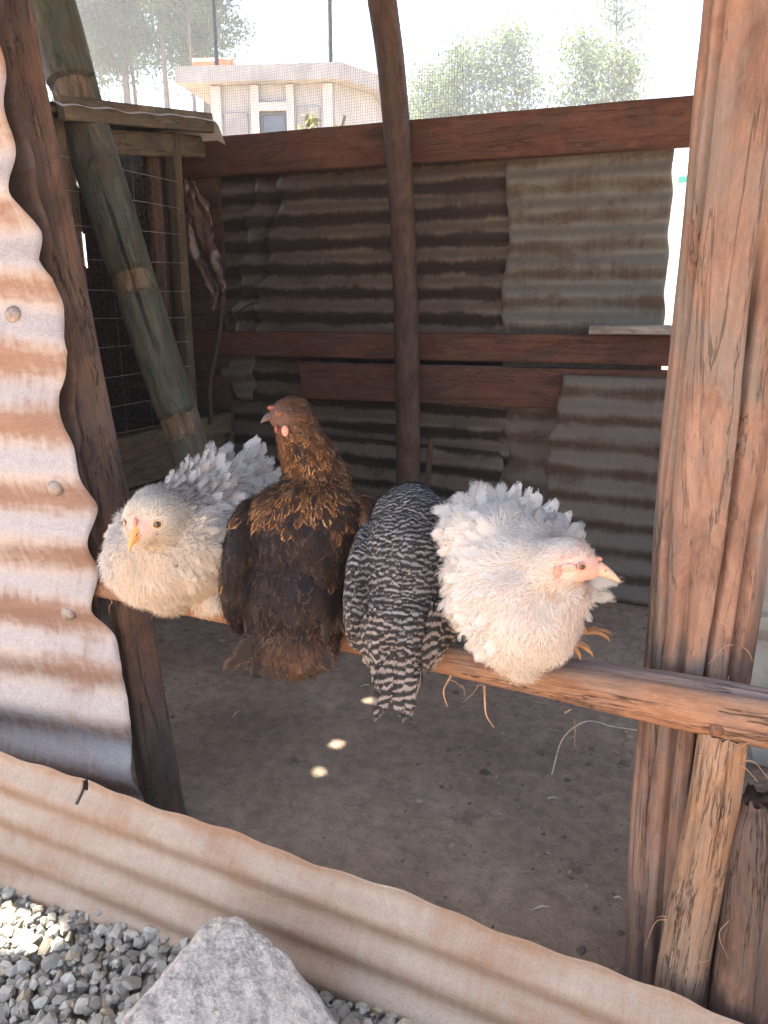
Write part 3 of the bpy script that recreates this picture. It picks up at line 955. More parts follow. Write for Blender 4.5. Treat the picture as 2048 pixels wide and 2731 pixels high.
under(plank('hutch_floor', (-2.7, 0.52, 0.545), (-2.7, 1.97, 0.545), 0.76, 0.02, DARK_POST, side=(1, 0, 0), seed=79, n=6), hu)
rb = under(plank('roof_board', (-2.72, 0.42, 1.738), (-2.72, 1.86, 1.916), 1.02, 0.022, HUTCH_W, side=(1, 0, 0), seed=77), hu)
under(plank('fascia', (-2.19, 1.02, 1.810), (-2.19, 1.86, 1.914), 0.03, 0.076, HUTCH_W, side=(1, 0, 0), seed=78, label='thick weathered board edging the hutch roof'), hu)
# crumpled film over the hutch roof
nu_, nv_ = 26, 40
uu, vv_ = np.meshgrid(np.linspace(0, 1, nu_), np.linspace(0, 1, nv_), indexing='ij')
fw = wob(81, 10, 0.6, 3)
px_ = -3.2 + 1.04 * uu
py_ = 1.0 + 0.92 * vv_
pz_ = 1.829 + 0.124 * (py_ - 1.02) / 1.0 + 0.012 * fw(uu * 1.5, vv_ * 2) + 0.008
drop = np.clip((uu - 0.96) / 0.04, 0, 1) * 0.02 + np.clip((vv_ - 0.94) / 0.06, 0, 1) * 0.09
pz_ = pz_ - drop
i, j = np.meshgrid(np.arange(nu_ - 1), np.arange(nv_ - 1), indexing='ij')
q = np.stack([i * nv_ + j, (i + 1) * nv_ + j, (i + 1) * nv_ + j + 1, i * nv_ + j + 1], -1).reshape(-1, 4)
film = under(mesh_obj('plastic_film', np.stack([px_, py_, pz_], -1).reshape(-1, 3), q, WHITE_FILM, label='white plastic film spread over the hutch roof'), hu)
# chicken wire: touching zigzag strands
cw = 0.030
paths = []
for s_ in range(int(1.15 / cw)):
    y0 = 0.62 + s_ * cw
    zz = np.arange(0.65, 1.73, cw * 0.29)
    ph = (np.arange(len(zz)) // 2 + s_) % 2
    paths.append(np.stack([np.full(len(zz), HX + 0.004) + 0.004 * np.sin(zz * 9 + s_), y0 + np.where(ph == 0, -cw * 0.48, cw * 0.48) * 0.5 + 0.003 * np.sin(zz * 7 + s_), zz], 1))
tag(under(wire('chicken_wire', paths, 0.0006, WIRE_D, k=3), hu), kind='stuff')
for k_ in range(10):
    z = 0.665 + 0.112 * k_
    yy_ = np.linspace(0.56, 1.72, 14)
    under(wire('wire', [np.stack([np.full(14, HX + 0.029) + 0.003 * np.sin(yy_ * 8 + k_), yy_, z + 0.006 * np.sin(yy_ * 3 + k_ * 1.3)], 1)], 0.0014, WIRE, k=5), hu)
for k_ in range(7):
    y0 = 0.66 + 0.155 * k_
    zz = np.linspace(0.645, 1.74, 16)
    under(wire('wire', [np.stack([np.full(16, HX + 0.031), y0 + 0.006 * np.sin(zz * 5 + k_), zz], 1)], 0.0011, WIRE_D, k=5), hu)

# crumpled brown film hanging in the corner
nu_, nv_ = 16, 46
uu, vv_ = np.meshgrid(np.linspace(0, 1, nu_), np.linspace(0, 1, nv_), indexing='ij')
fw1, fw2 = wob(85, 10, 0.8, 2.5), wob(86, 10, 3, 7)
wid = np.interp(vv_, [0, 0.25, 0.6, 1], [0.06, 0.12, 0.15, 0.05])
px_ = -2.275 + np.interp(vv_, [0, 0.5, 0.85, 1], [-0.045, 0.0, 0.075, 0.05]) + (uu - 0.5) * wid + 0.012 * fw2(uu, vv_ * 2)
py_ = 1.86 + 0.03 * fw1(uu * 1.2, vv_ * 1.5) + 0.012 * fw2(uu * 1.5, vv_ * 3)
pz_ = 1.70 - 0.56 * vv_ + 0.01 * fw1(uu * 2, vv_)
i, j = np.meshgrid(np.arange(nu_ - 1), np.arange(nv_ - 1), indexing='ij')
q = np.stack([i * nv_ + j, (i + 1) * nv_ + j, (i + 1) * nv_ + j + 1, i * nv_ + j + 1], -1).reshape(-1, 4)
pf_ = mesh_obj('plastic_sheet', np.stack([px_, py_, pz_], -1).reshape(-1, 3), q, PLASTIC)
md = pf_.modifiers.new('Solidify', 'SOLIDIFY')
md.thickness = 0.001
tag(pf_, 'crumpled brown plastic sheet hanging beside the hutch post', 'plastic sheet')
sk = sweep('thin_stick', [(-2.235, 1.80, 0.62), (-2.245, 1.82, 0.8), (-2.20, 1.84, 1.0), (-2.165, 1.85, 1.2)], circ(0.012, 10), 34, BARK_POLE, jit=0.1, seed=87)
tag(sk, 'thin dark stick propped up below the brown plastic sheet', 'stick')
tw = wire('dry_twig', [resample([(-2.19, 1.86, 1.09), (-2.08, 1.83, 1.13), (-1.99, 1.80, 1.165), (-1.93, 1.79, 1.168)], 24)], [0.004, 0.0025], BARK_POLE, k=6)
tag(tw, 'dry bent twig sticking out before the dark rear wall', 'twig')

# ================================================================== front: side sheet, posts, perch, low sheet
edge_z = [0.02, 0.156, 0.245, 0.316, 0.38, 0.446, 0.507, 0.566, 0.639, 0.729, 0.789, 0.873, 0.945, 1.018, 1.098, 1.166, 1.233, 1.266, 1.315, 1.379, 1.472, 1.599, 1.9]
edge_x = [-1.1, -1.107, -1.124, -1.111, -1.126, -1.12, -1.142, -1.174, -1.169, -1.163, -1.15, -1.17, -1.196, -1.203, -1.17, -1.187, -1.186, -1.212, -1.216, -1.25, -1.244, -1.243, -1.26]
ca, sa = math.cos(R(8.5)), math.sin(R(8.5))
UL = np.array([ca, sa, 0.0])
LP0 = np.array([-1.17, -0.035, 0.03]) - UL * 1.1
PL = 0.134


def left_edge(v):
    z = v + 0.03
    x = np.interp(z, edge_z, edge_x)
    return 1.1 + (x + 1.17) / ca


lw = wob(91, 8, 0.4, 1.6)
lsheet = empty('side_sheet', (-1.5, -0.06, 0))
tag(lsheet, 'ragged rusty corrugated sheet with blue-grey flutes nailed to the leaning post', 'metal sheet')


def lwarp(u, v):
    e = np.clip(1 - (left_edge(v) - u) / 0.10, 0, 1)
    return 0.006 * lw(u * 2, v * 1.3) - 0.010 * e * e * (0.4 + lw(v * 2.2, 0.3)) + 0.005 * e ** 2 * np.sin(v * 37 + 1)


ls = corrugated('corrugated_sheet', LP0, UL, Z_, 1.1, 1.95, IRON_L, pitch=PL, amp=0.0105, nu=70, e1=left_edge, warp=lwarp, phase=0.94, sub=16)
under(ls, lsheet)


def on_left(x, z):
    u = 1.1 + (x + 1.17) / ca
    v = z - 0.03
    h = 0.0105 * math.sin(2 * math.pi * v / PL + 0.94) + float(lwarp(np.array(u), np.array(v)))
    return LP0 + UL * u + np.array([0, 0, 1]) * v + np.cross(UL, [0, 0, 1]) * (h + 0.003)


for x, z in ((-1.29, 1.165), (-1.225, 0.83), (-1.235, 0.556), (-1.62, 0.83), (-1.6, 0.556), (-1.65, 1.165)):
    p = on_left(x, z)
    nh = nail_head(p, 0.017, NAIL, lsheet, normal=(0.15, -1, 0.1), domed=0.6, name='cap_nail')
    nail_head(p + np.cross(UL, [0, 0, 1]) * 0.006, 0.005, NAIL, None, normal=(0.15, -1, 0.1), domed=0.8, name='nail_tip')
    nt_ = bpy.data.objects[-1] if False else col.objects[-1]
    nt_.parent = nh
    nt_.matrix_parent_inverse = (nh.matrix_parent_inverse @ Matrix.Identity(4)).inverted() @ Matrix.Translation(lsheet.location).inverted() if False else Matrix.Translation(-lsheet.location) @ Matrix.Translation(lsheet.location)
    nt_.matrix_parent_inverse = Matrix.Identity(4)

bs = corrugated('back_sheet', (-2.2, 0.012, 0.2), (1, 0.0, 0), Z_, 0.95, 1.7, IRON_R, pitch=PL, amp=0.006, phase=2.4, nu=40,
                e1=lambda v: np.interp(v, [0, 0.5, 0.75, 1.0, 1.2, 1.4, 1.7], [0.98, 1.0, 0.985, 0.99, 0.945, 0.92, 0.885]) + 0.007 * np.sin(v * 17), sub=12)
tag(bs, 'dark red-brown torn corrugated sheet showing behind the ragged side sheet', 'metal sheet')

lpost = sweep('leaning_post', [(-1.405, 0.085, 2.55), (-1.350, 0.085, 1.75), (-1.308, 0.085, 1.384), (-1.250, 0.085, 0.957), (-1.200, 0.085, 0.6), (-1.135, 0.08, -0.04)],
              rect(0.076, 0.076, 8, 0.10), 150, DARK_POST, side=(0.80, -0.6, 0), jit=0.05, seed=93, scale=[1.0, 1.0, 1.02, 1.05, 1.1, 1.12],
              cracks=((-0.25, 0.10, 0.16, 0.05, 0.7), (-0.9, 0.09, 0.22, 0.62, 1.0), (0.5, 0.05, 0.15, 0.5, 0.95)))
tag(lpost, 'split dark brown timber post leaning beside the side sheet', 'post')

rpost = sweep('timber_post', [(-0.005, 0.10, 2.55), (-0.012, 0.10, 1.6), (-0.014, 0.10, 1.1), (-0.012, 0.10, 0.65), (-0.012, 0.10, 0.3), (0.005, 0.10, -0.05)],
              circ(0.088, 150), 220, RED_POST, side=(1, 0, 0), jit=0.05, seed=95, scale=[1.0, 1.0, 0.98, 0.93, 0.86, 0.84],
              cracks=((-1.35, 0.055, 0.42, 0.30, 0.82), (-1.85, 0.06, 0.30, 0.50, 1.0), (-2.40, 0.07, 0.30, 0.0, 0.62), (-2.70, 0.05, 0.25, 0.1, 0.9), (-0.80, 0.09, 0.36, 0.42, 0.75),
                      (-0.5, 0.06, 0.25, 0.0, 0.4), (-2.2, 0.05, 0.25, 0.6, 1.0)))
tag(rpost, 'massive cracked red-brown timber post beside the perch', 'post')

# perch: grey weathered top, orange split front
pm, nt, b = None, None, None
PERCH_W2 = PERCH_W
nt = PERCH_W.node_tree
b = nt.nodes['Principled BSDF']
src = b.inputs['Base Color'].links[0].from_socket
tc = nt.nodes.new('ShaderNodeTexCoord')
sp = nt.nodes.new('ShaderNodeSeparateXYZ')
L(nt, tc.outputs['UV'], sp.inputs[0])
nz = noise(nt, uvmap(nt, 20, 2.5), 1.0, 5, 0.6)
um = math_n(nt, 'ADD', sp.outputs[0], math_n(nt, 'MULTIPLY', math_n(nt, 'SUBTRACT', nz, 0.5), 0.035))
mk = ramp(nt, um, [(0.058, 1.0), (0.078, 0.0)])
gv = noise(nt, uvmap(nt, 90, 3), 1.0, 6, 0.6)
gc = ramp(nt, gv, [(0.3, (0.09, 0.07, 0.065)), (0.7, (0.25, 0.21, 0.195))])
L(nt, mix(nt, math_n(nt, 'MULTIPLY', mk, 0.85), src, gc), b.inputs['Base Color'])
perch = sweep('perch', [(-1.30, 0.012, 0.607), (-0.85, 0.0, 0.609), (-0.40, -0.008, 0.606), (-0.05, -0.022, 0.615), (0.25, -0.035, 0.620), (0.6, -0.05, 0.622)],
              circ(0.031, 60, 0.030), 300, PERCH_W, side=(0, 1, 0), jit=0.085, seed=97, scale=[0.92, 0.86, 0.92, 1.30, 1.5, 1.55],
              cracks=((2.35, 0.06, 0.30, 0.05, 0.42), (2.05, 0.06, 0.32, 0.55, 0.98), (3.2, 0.05, 0.16, 0.3, 0.6), (1.6, 0.05, 0.2, 0.6, 1.0)))
tag(perch, 'split orange-brown rail with a grey weathered top, the hens sit on it', 'perch')
for x, y, z, r_ in ((-1.105, -0.026, 0.606, 0.008), (0.025, -0.068, 0.606, 0.010)):
    o = nail_head((x, y, z), r_, RUSTY, None, normal=(0, -1, 0.1))
    o.parent = perch
o = nail_head((0.113, -0.083, 0.612), 0.022, NAIL, None, normal=(-0.35, -1, 0.25), domed=0.8, name='cap_nail')
o.parent = perch
rg2 = np.random.default_rng(5)


def fibres(parent, spots, nper, length, name='bark_fibre'):
    for (x, y, z) in spots:
        for _ in range(nper):
            p0 = np.array([x, y, z]) + rg2.normal(size=3) * np.array([0.02, 0.004, 0.008])
            d = rg2.normal(size=3) * np.array([1, 0.35, 0.8]) + np.array([0, -0.3, -0.25])
            d /= np.linalg.norm(d)
            d2 = d + rg2.normal(size=3) * 0.6 + np.array([0, 0, -0.5])
            ln = length * rg2.uniform(0.5, 1.2)
            P = resample([p0, p0 + d * ln * 0.45, p0 + (d * 0.5 + d2 * 0.5) * ln], 10)
            o_ = wire(name, [P], [0.0007, 0.0003], FIBRE, k=4)
            o_.parent = parent


fibres(perch, [(-0.37, -0.035, 0.585), (-0.31, -0.04, 0.582), (-0.20, -0.05, 0.578), (0.05, -0.07, 0.585), (0.07, -0.07, 0.60), (-1.12, -0.02, 0.585), (-1.06, -0.02, 0.585), (-0.8, -0.02, 0.585)], 2, 0.026)
fibres(rpost, [(0.03, 0.01, 0.70), (0.045, 0.02, 0.66), (-0.02, 0.005, 0.03)], 3, 0.045)
for P in ([(-0.385, -0.035, 0.588), (-0.392, -0.05, 0.565), (-0.383, -0.055, 0.54)], [(-0.325, -0.04, 0.585), (-0.32, -0.05, 0.56), (-0.315, -0.055, 0.54), (-0.302, -0.055, 0.522)]):
    o = wire('bark_strip', [resample(P, 14)], [0.0022, 0.0008], FIBRE, k=5)
    o.parent = perch

stake = sweep('split_stake', [(0.036, -0.035, 0.588), (0.035, -0.04, 0.45), (0.022, -0.045, 0.2), (0.018, -0.045, -0.05)],
              circ(0.036, 56, 0.030), 150, STAKE_W, side=(1, 0, 0), jit=0.04, seed=99, scale=[0.92, 1.0, 1.04, 1.0], rough_end=0.006,
              cracks=((-1.15, 0.07, 0.42, 0.0, 0.48), (-1.9, 0.05, 0.3, 0.62, 1.0), (-2.4, 0.06, 0.2, 0.3, 0.8)))
sharpen(stake, 55)
tag(stake, 'short pale orange split stake standing under the perch end', 'stake')
fibres(stake, [(0.05, -0.06, 0.565), (0.01, -0.07, 0.27), (0.06, -0.06, 0.22)], 3, 0.04)
log3 = sweep('rough_log', [(0.095, -0.025, 0.485), (0.102, -0.03, 0.43), (0.112, -0.035, 0.2), (0.118, -0.04, -0.05)],
             circ(0.047, 44), 130, DARK_POST, side=(1, 0, 0), jit=0.08, seed=103, scale=[0.55, 0.9, 1.05, 1.1], rough_end=0.012,
             cracks=((-1.3, 0.09, 0.25, 0.55, 1.0), (-2.0, 0.07, 0.25, 0.0, 0.2)))
tag(log3, 'rough brown log with a hacked top next to the split stake', 'log')
fibres(log3, [(0.065, -0.05, 0.42), (0.07, -0.07, 0.30)], 3, 0.05)
rp2 = sweep('dark_post', [(0.175, 0.07, 0.80), (0.17, 0.07, 0.4), (0.175, 0.07, -0.05)], circ(0.045, 30), 60, DARK_POST, jit=0.06, seed=105, cracks=((-1.8, 0.1, 0.3, 0, 1),))
tag(rp2, 'dark narrow post in shadow behind the rough log', 'post')

# low sheet closing the bottom of the front
fr = empty('front_sheet', (-0.7, -0.17, 0))
tag(fr, 'low tan corrugated sheet closing the foot of the coop behind the boulder', 'metal sheet')
UF = np.array([1.0, 0.06, -0.083])
UF /= np.linalg.norm(UF)
VF = np.array([0.0, 0.20, 1.0])
VF -= UF * (VF @ UF)
VF /= np.linalg.norm(VF)
HF = 0.36
top0 = np.array([-1.36, -0.202, 0.294])
FP0 = top0 - VF * HF - UF * 0.8
fwb = wob(107, 8, 0.3, 1.2)


def flim(u):
    return HF - 0.005 * np.abs(fwb(u * 1.1, 0.2)) - 0.0015 * np.sin(u * 21) - 0.0025 * np.sin(u * 57) - 0.03 * np.clip((u - 2.2) / 0.2, 0, 1)


def ftop(u, v):
    return (v < flim(u) - 0.05) | (np.abs(u - 1.062 - 0.15 * (v - 0.34)) > 0.005)      # torn slot


def fwarp(u, v):
    t = np.clip((v - HF + 0.07) / 0.07, 0, 1)
    return 0.008 * fwb(u * 1.6, v * 3) - 0.010 * t * t + 0.004 * t * np.sin(u * 17)


fs_ = corrugated('corrugated_sheet', FP0, UF, VF, 2.9, HF, IRON_F, pitch=0.073, amp=0.0068, nu=420, warp=fwarp, phase=0.55, sub=18, keep=ftop, thick=0.0015, vscale=lambda u: flim(u) / HF)
under(fs_, fr)

# boulder
rk = hull('boulder', [(-0.803, -0.34, -0.03), (-0.783, -0.45, -0.03), (-0.726, -0.66, -0.03), (-0.49, -0.66, -0.03), (-0.37, -0.44, -0.03), (-0.39, -0.29, -0.03), (-0.72, -0.25, -0.03), (-0.72, -0.275, 0.179), (-0.683, -0.262, 0.186), (-0.57, -0.29, 0.182), (-0.46, -0.325, 0.127), (-0.41, -0.38, 0.05), (-0.42, -0.5, 0.094), (-0.55, -0.58, 0.182), (-0.714, -0.56, 0.174), (-0.75, -0.44, 0.134), (-0.65, -0.42, 0.187)], ROCK, sub=6, rough=0.0036, seed=111, smooth=True, scale=85)
tag(rk, 'large angular grey boulder lying on the gravel against the low sheet', 'boulder')

# straw and small litter on the floor
s1 = wire('straw', [resample([(-0.33, 0.62, 0.004), (-0.335, 0.78, 0.02), (-0.29, 0.88, 0.03), (-0.22, 0.90, 0.02), (-0.15, 0.93, 0.008)], 30)], [0.0022, 0.0016], STRAW, k=5)
tag(s1, 'long bent pale straw lying on the coop floor', 'straw')
for k_ in range(16):
    x, y = rg2.uniform(-1.9, 0.0), rg2.uniform(0.15, 1.8)
    a_ = rg2.uniform(0, 3.14)
    ln = rg2.uniform(0.008, 0.02)
    o = wire('wood_chip', [[(x - ln * math.cos(a_), y - ln * math.sin(a_), 0.004), (x, y, 0.009), (x + ln * math.cos(a_), y + ln * math.sin(a_), 0.004)]], [0.001, 0.0026, 0.0008], STRAW, k=5)
    tag(o, 'small pale chip of straw or wood scattered on the soil', 'wood chip', 'pale chips on the coop floor')

# ================================================================== roof over the coop (above the frame)
roof = empty('coop_roof', (-1.15, 0.8, 2.6))
tag(roof, 'old corrugated iron roof with a few holes above the perch', 'roof')
RS = 0.10
rz0 = 2.50


def roof_z(y):
    return rz0 + RS * (y + 1.0)


spots = [((-0.933, 0.785), 0.021, 0.017), ((-0.908, 0.533), 0.019, 0.017), ((-0.892, 0.398), 0.017, 0.020), ((-1.135, -0.318), 0.085, 0.050), ((-1.24, -0.335), 0.07, 0.05)]
holes = []
for (sx, sy), ra, rb_ in spots:
    t = 2.6 / SUN.z
    for _ in range(6):
        t = roof_z(sy + SUN.y * t) / SUN.z
    holes.append((sx + SUN.x * t, sy + SUN.y * t, ra, rb_))
wr = wob(121, 8, 6, 16)
for k_ in range(6):
    x0 = -3.35 + k_ * 0.73
    hs = [h for h in holes if x0 - 0.12 < h[0] < x0 + 0.87]

    def keep(u, v, hs=hs, x0=x0):
        m_ = np.ones_like(u, bool)
        for hx, hy, ra, rb_ in hs:
            dx, dy = (x0 + v - hx) / ra, (-1.0 + u - hy) / rb_
            m_ &= (dx * dx + dy * dy) > 1 + 0.35 * wr(u, v)
        return m_
    under(corrugated('roof_sheet', (x0, -1.0, rz0 + 0.012 * (k_ % 2)), (0, 1, RS), X_, 3.65, 0.76, IRON_B, nu=330 if hs else 24, sub=8 if hs else 6, amp=0.009, keep=keep if hs else None), roof)
for y in (-0.85, 0.9, 2.45):
    under(sweep('rafter', [(-3.3, y, roof_z(y) - 0.06), (1.0, y, roof_z(y) - 0.06)], circ(0.04, 14), 30, BARK_POLE, jit=0.05, seed=int(130 + y * 10)), roof)

# ================================================================== behind the coop
# low limewashed rubble wall to the right
sw = empty('rubble_wall', (0.9, 0.95, 0))
tag(sw, 'pale limewashed rubble wall in shade behind the massive post', 'wall')
under(plank('wall_core', (0.10, 0.98, 0.6), (2.2, 0.98, 0.6), 0.16, 1.25, STONEW, side=(0, 1, 0), seed=141, n=8), sw)
rgs = np.random.default_rng(9)
for r_ in range(8):
    for c_ in range(10):
        cx, cz = 0.16 + c_ * 0.21 + 0.1 * (r_ % 2), 0.08 + r_ * 0.155
        pts = []
        for _ in range(16):
            p = rgs.normal(size=3)
            p /= np.linalg.norm(p)
            pts.append((cx + p[0] * 0.104, 0.91 + p[1] * 0.045, cz + p[2] * 0.078))
        under(hull('stone', pts, STONEW, sub=1, rough=0.004, seed=r_ * 10 + c_, scale=12), sw)

# cream house with a flat concrete roof slab
ho = empty('small_house', (-5.4, 7.6, 0))
tag(ho, 'small cream plastered house with a flat overhanging concrete slab roof', 'house')


def prism(name, poly, z0, z1, mat, parent, uvs=True):
    n_ = len(poly)
    vs = [(x, y, z0) for x, y in poly] + [(x, y, z1) for x, y in poly]
    fs = [tuple(range(n_ - 1, -1, -1)), tuple(range(n_, 2 * n_))] + [(i_, (i_ + 1) % n_, n_ + (i_ + 1) % n_, n_ + i_) for i_ in range(n_)]
    o_ = mesh_obj(name, vs, fs, mat, smooth=False)
    return under(o_, parent)


slab = [(-6.39, 6.99), (-4.55, 7.62), (-4.34, 8.4), (-4.9, 10.4), (-7.2, 9.9)]
wall = [(-6.12, 7.28), (-4.70, 7.77), (-4.52, 8.45), (-5.0, 10.1), (-7.0, 9.6)]
prism('roof_slab', slab, 3.60, 3.77, SLABC, ho)
prism('wall', wall, -0.03, 3.598, PLASTER, ho)
fd = np.array([-4.70 + 6.12, 7.77 - 7.28])
fd /= np.linalg.norm(fd)
fn = np.array([fd[1], -fd[0]])


def face_box(name, s0, s1, z0, z1, d0, d1, mat, parent):
    a0 = np.array([-6.12, 7.28])
    p = [a0 + fd * s0 + fn * d0, a0 + fd * s0 + fn * d1, a0 + fd * s1 + fn * d1, a0 + fd * s1 + fn * d0]
    vs = [(x[0], x[1], z0) for x in p] + [(x[0], x[1], z1) for x in p]
    fs = [(3, 2, 1, 0), (4, 5, 6, 7), (0, 1, 5, 4), (1, 2, 6, 5), (2, 3, 7, 6), (3, 0, 4, 7)]
    o_ = mesh_obj(name, vs, fs, mat, smooth=False)
    if parent is ho:
        return under(o_, ho)
    o_.parent = parent
    o_.matrix_parent_inverse = Matrix.Identity(4)
    return o_


for s0, s1 in ((0.02, 0.14), (0.50, 0.60), (0.93, 1.02), (1.37, 1.48)):
    face_box('pilaster', s0, s1, 0.0, 3.59, -0.02, 0.05, PLASTER_L, ho)
face_box('lintel', 0.60, 0.93, 3.31, 3.40, -0.02, 0.06, PLASTER_L, ho)
win = face_box('window', 0.61, 0.92, 2.55, 3.30, -0.02, 0.012, GLASS, ho)
for s0, s1, z0, z1 in ((0.61, 0.635, 2.55, 3.30), (0.895, 0.92, 2.55, 3.30), (0.635, 0.895, 3.27, 3.30), (0.635, 0.895, 2.93, 2.955), (0.755, 0.775, 2.55, 2.93)):
    face_box('frame_bar', s0, s1, z0, z1, 0.012, 0.03, WINFRAME, win)
face_box('blind_panel', 0.17, 0.45, 2.3, 3.3, -0.02, 0.02, SLABC, ho)
face_box('blind_panel', 1.06, 1.32, 2.3, 3.35, -0.02, 0.02, SLABC, ho)
pp = np.array([-6.27, 7.2, 3.83])
op = sweep('orange_pipe', [pp, pp + np.array([0.44, 0.17, -0.0])], circ(0.06, 18), 12, PIPE, jit=0.01, seed=151)
tag(op, 'orange pipe lying on the slab roof edge', 'pipe')
for (x, y), h_ in (((-5.98, 7.25), 2.4), ((-4.72, 7.72), 2.4)):
    po = wire('steel_mast', [[(x, y, 3.77), (x, y, 3.77 + h_ * 0.5), (x, y, 3.77 + h_)]], 0.024, BLACK, k=8)
    tag(po, 'thin black steel mast rising beside the orange pipe' if x < -5.5 else 'thin black steel mast at the slab roof corner away from the orange pipe', 'mast', 'masts on the slab roof')

# knitted net hung behind the rear wall
net = empty('net_fence', (-2.7, 2.35, 0))
tag(net, 'fine grey wire net stretched above the rear wall before the house', 'net')
paths = []
zz = np.linspace(1.72, 3.0, 40)
for k_ in range(245):
    x = -4.05 + k_ * 0.0115
    sag = 0.05 * max(0.0, (x + 1.6) / 0.35) ** 2 if x > -1.6 else 0.0
    paths.append(np.stack([x + 0.0022 * np.sin(zz * 46 + k_ * 1.57) + sag * (2.6 - zz) * 0.6, 2.35 + 0.02 * np.sin(x * 6 + zz * 4), zz], 1))
tag(under(wire('net_mesh', paths, 0.0008, NET, k=3), net), kind='stuff')
paths = []
xx_ = np.linspace(-4.05, -1.24, 30)
for k_ in range(100):
    z = 1.74 + k_ * 0.0125
    paths.append(np.stack([xx_, 2.35 + 0.02 * np.sin(xx_ * 6 + z * 4), np.full(30, z)], 1))
tag(under(wire('net_mesh', paths, 0.0005, NET, k=3), net), kind='stuff')

# trees


def tree(name, loc, h, crown0, spread, seed, nclump, leafmat, label, group, trunk_r=0.14, leaf=0.16, per=70, droop=0.5, lean=(0, 0)):
    rt = np.random.default_rng(seed)
    root = empty(name, loc)
    tag(root, label, 'tree', group)
    ax = resample([(0, 0, -0.05), (lean[0] * 0.3 + rt.normal() * 0.1, lean[1] * 0.3, h * 0.35), (lean[0] * 0.7 + rt.normal() * 0.15, lean[1] * 0.7, h * 0.7), (lean[0], lean[1], h)], 30)
    paths_v, paths_f = tube_data([ax], [trunk_r, trunk_r * 0.75, trunk_r * 0.4, 0.015], 10)
    limbs, centers = [], []
    for _ in range(nclump):
        t = crown0 + (1 - crown0) * rt.uniform(0, 1) ** 0.85
        base = ax[min(29, int(t * 29))]
        a_ = rt.uniform(0, 6.28)
        prof = spread * (1 - 0.75 * max(0, (t - crown0) / (1 - crown0)) ** 1.3) * rt.uniform(0.3, 1.0)
        end = base + np.array([math.cos(a_) * prof, math.sin(a_) * prof, prof * rt.uniform(0.15, 0.7)])
        mid = (base + end) / 2 + np.array([0, 0, 0.12 * prof])
        limbs.append(resample([base, mid, end], 7))
        centers.append(end)
        if prof > 0.6:
            centers.append(mid + rt.normal(size=3) * 0.2)
    lv, lf = tube_data(limbs, [0.03, 0.008], 5)
    mesh_obj('trunk', paths_v, paths_f, BARK, root)
    mesh_obj('limb', lv, lf, BARK, root)['kind'] = 'stuff'
    ce = np.array(centers)
    nl = len(ce) * per
    P = np.repeat(ce, per, 0) + rt.normal(size=(nl, 3)) * np.array([0.36, 0.36, 0.30]) * (spread / 2.2)
    d = rt.normal(size=(nl, 3))
    d[:, 2] -= droop * 1.6
    d /= np.linalg.norm(d, axis=1)[:, None]
    s = np.cross(d, rt.normal(size=(nl, 3)))
    s /= np.linalg.norm(s, axis=1)[:, None]
    ll = leaf * rt.uniform(0.6, 1.2, nl)[:, None]
    V = np.stack([P - d * ll * 0.5, P + s * ll * 0.17, P + d * ll * 0.5, P - s * ll * 0.17], 1).reshape(-1, 3)
    F_ = np.arange(nl * 4).reshape(-1, 4)
    cv = np.repeat(rt.uniform(0, 1, nl), 4)
    mesh_obj('crown', V, F_, leafmat, root, attrs={'col': np.stack([cv, cv, cv, np.ones(nl * 4)], 1)}, smooth=False)
    return root


left_trees = [(-23.6, 22.5, 15, 0.3, 2.1), (-21.6, 21.5, 16, 0.54, 1.6), (-21.3, 23.5, 17.5, 0.52, 1.7), (-20.2, 22.0, 15.5, 0.55, 1.7), (-18.65, 22, 16.5, 0.55, 1.7), (-18.9, 24.5, 17, 0.53, 1.5), (-17.5, 22, 16, 0.56, 1.0), (-18.3, 24, 17, 0.54, 1.1)]
tl = ['tall gum tree with low yellowish foliage at the outer end of the row', 'thin gum tree with a bare straight trunk behind the hutch', 'gum tree with a slender trunk set back in the row', 'thicker gum tree with a ragged trunk behind the hutch roof',
      'tall gum tree with a pale bare lower trunk near the house', 'narrow gum tree set back behind the orange pipe', 'narrow gum tree rising close beside the thin mast', 'gum tree with a straight dark trunk behind the slab roof']
for k_, (x, y, h_, c0, spd) in enumerate(left_trees):
    tree('gum_tree', (x, y, -0.03), h_, c0 - 0.03, spd * 1.35, 200 + k_, 64, LEAF_A, tl[k_], 'gum trees behind the hutch', trunk_r=(0.15, 0.11, 0.11, 0.2, 0.14, 0.12, 0.1, 0.14)[k_], leaf=0.20, per=120)
tree('shade_bush', (-9.3, 13.2, -0.03), 4.6, 0.2, 1.0, 230, 30, LEAF_A, 'bright green leafy bush beside the house wall', None, trunk_r=0.05, leaf=0.14, per=60)['category'] = 'bush'
right_trees = [(-13.4, 30, 8.6, 0.3, 2.6), (-11.6, 29, 9.0, 0.3, 2.5), (-10.0, 28, 9.6, 0.3, 2.3), (-8.6, 28.5, 10.2, 0.3, 2.2), (-5.9, 28, 9.4, 0.3, 2.3), (-5.3, 29.5, 12.0, 0.45, 1.6), (-4.5, 27, 8.8, 0.35, 1.5)]
tr_ = ['low round grey-green tree nearest the round brown pole', 'grey-green tree with a rounded top behind the rear wall', 'bushy grey-green tree with several pointed tufts', 'tallest bushy grey-green tree of the left clump',
       'dense low grey-green tree standing beyond the open gap', 'tall wispy sparse tree reaching high into the white sky', 'small thin tree close to the massive post']
for k_, (x, y, h_, c0, spd) in enumerate(right_trees):
    tree('far_tree', (x, y, -0.03), h_, c0, spd, 260 + k_, 56, LEAF_B, tr_[k_], 'far trees behind the rear wall', trunk_r=0.1, leaf=0.19, per=(110, 110, 110, 110, 110, 26, 50)[k_])
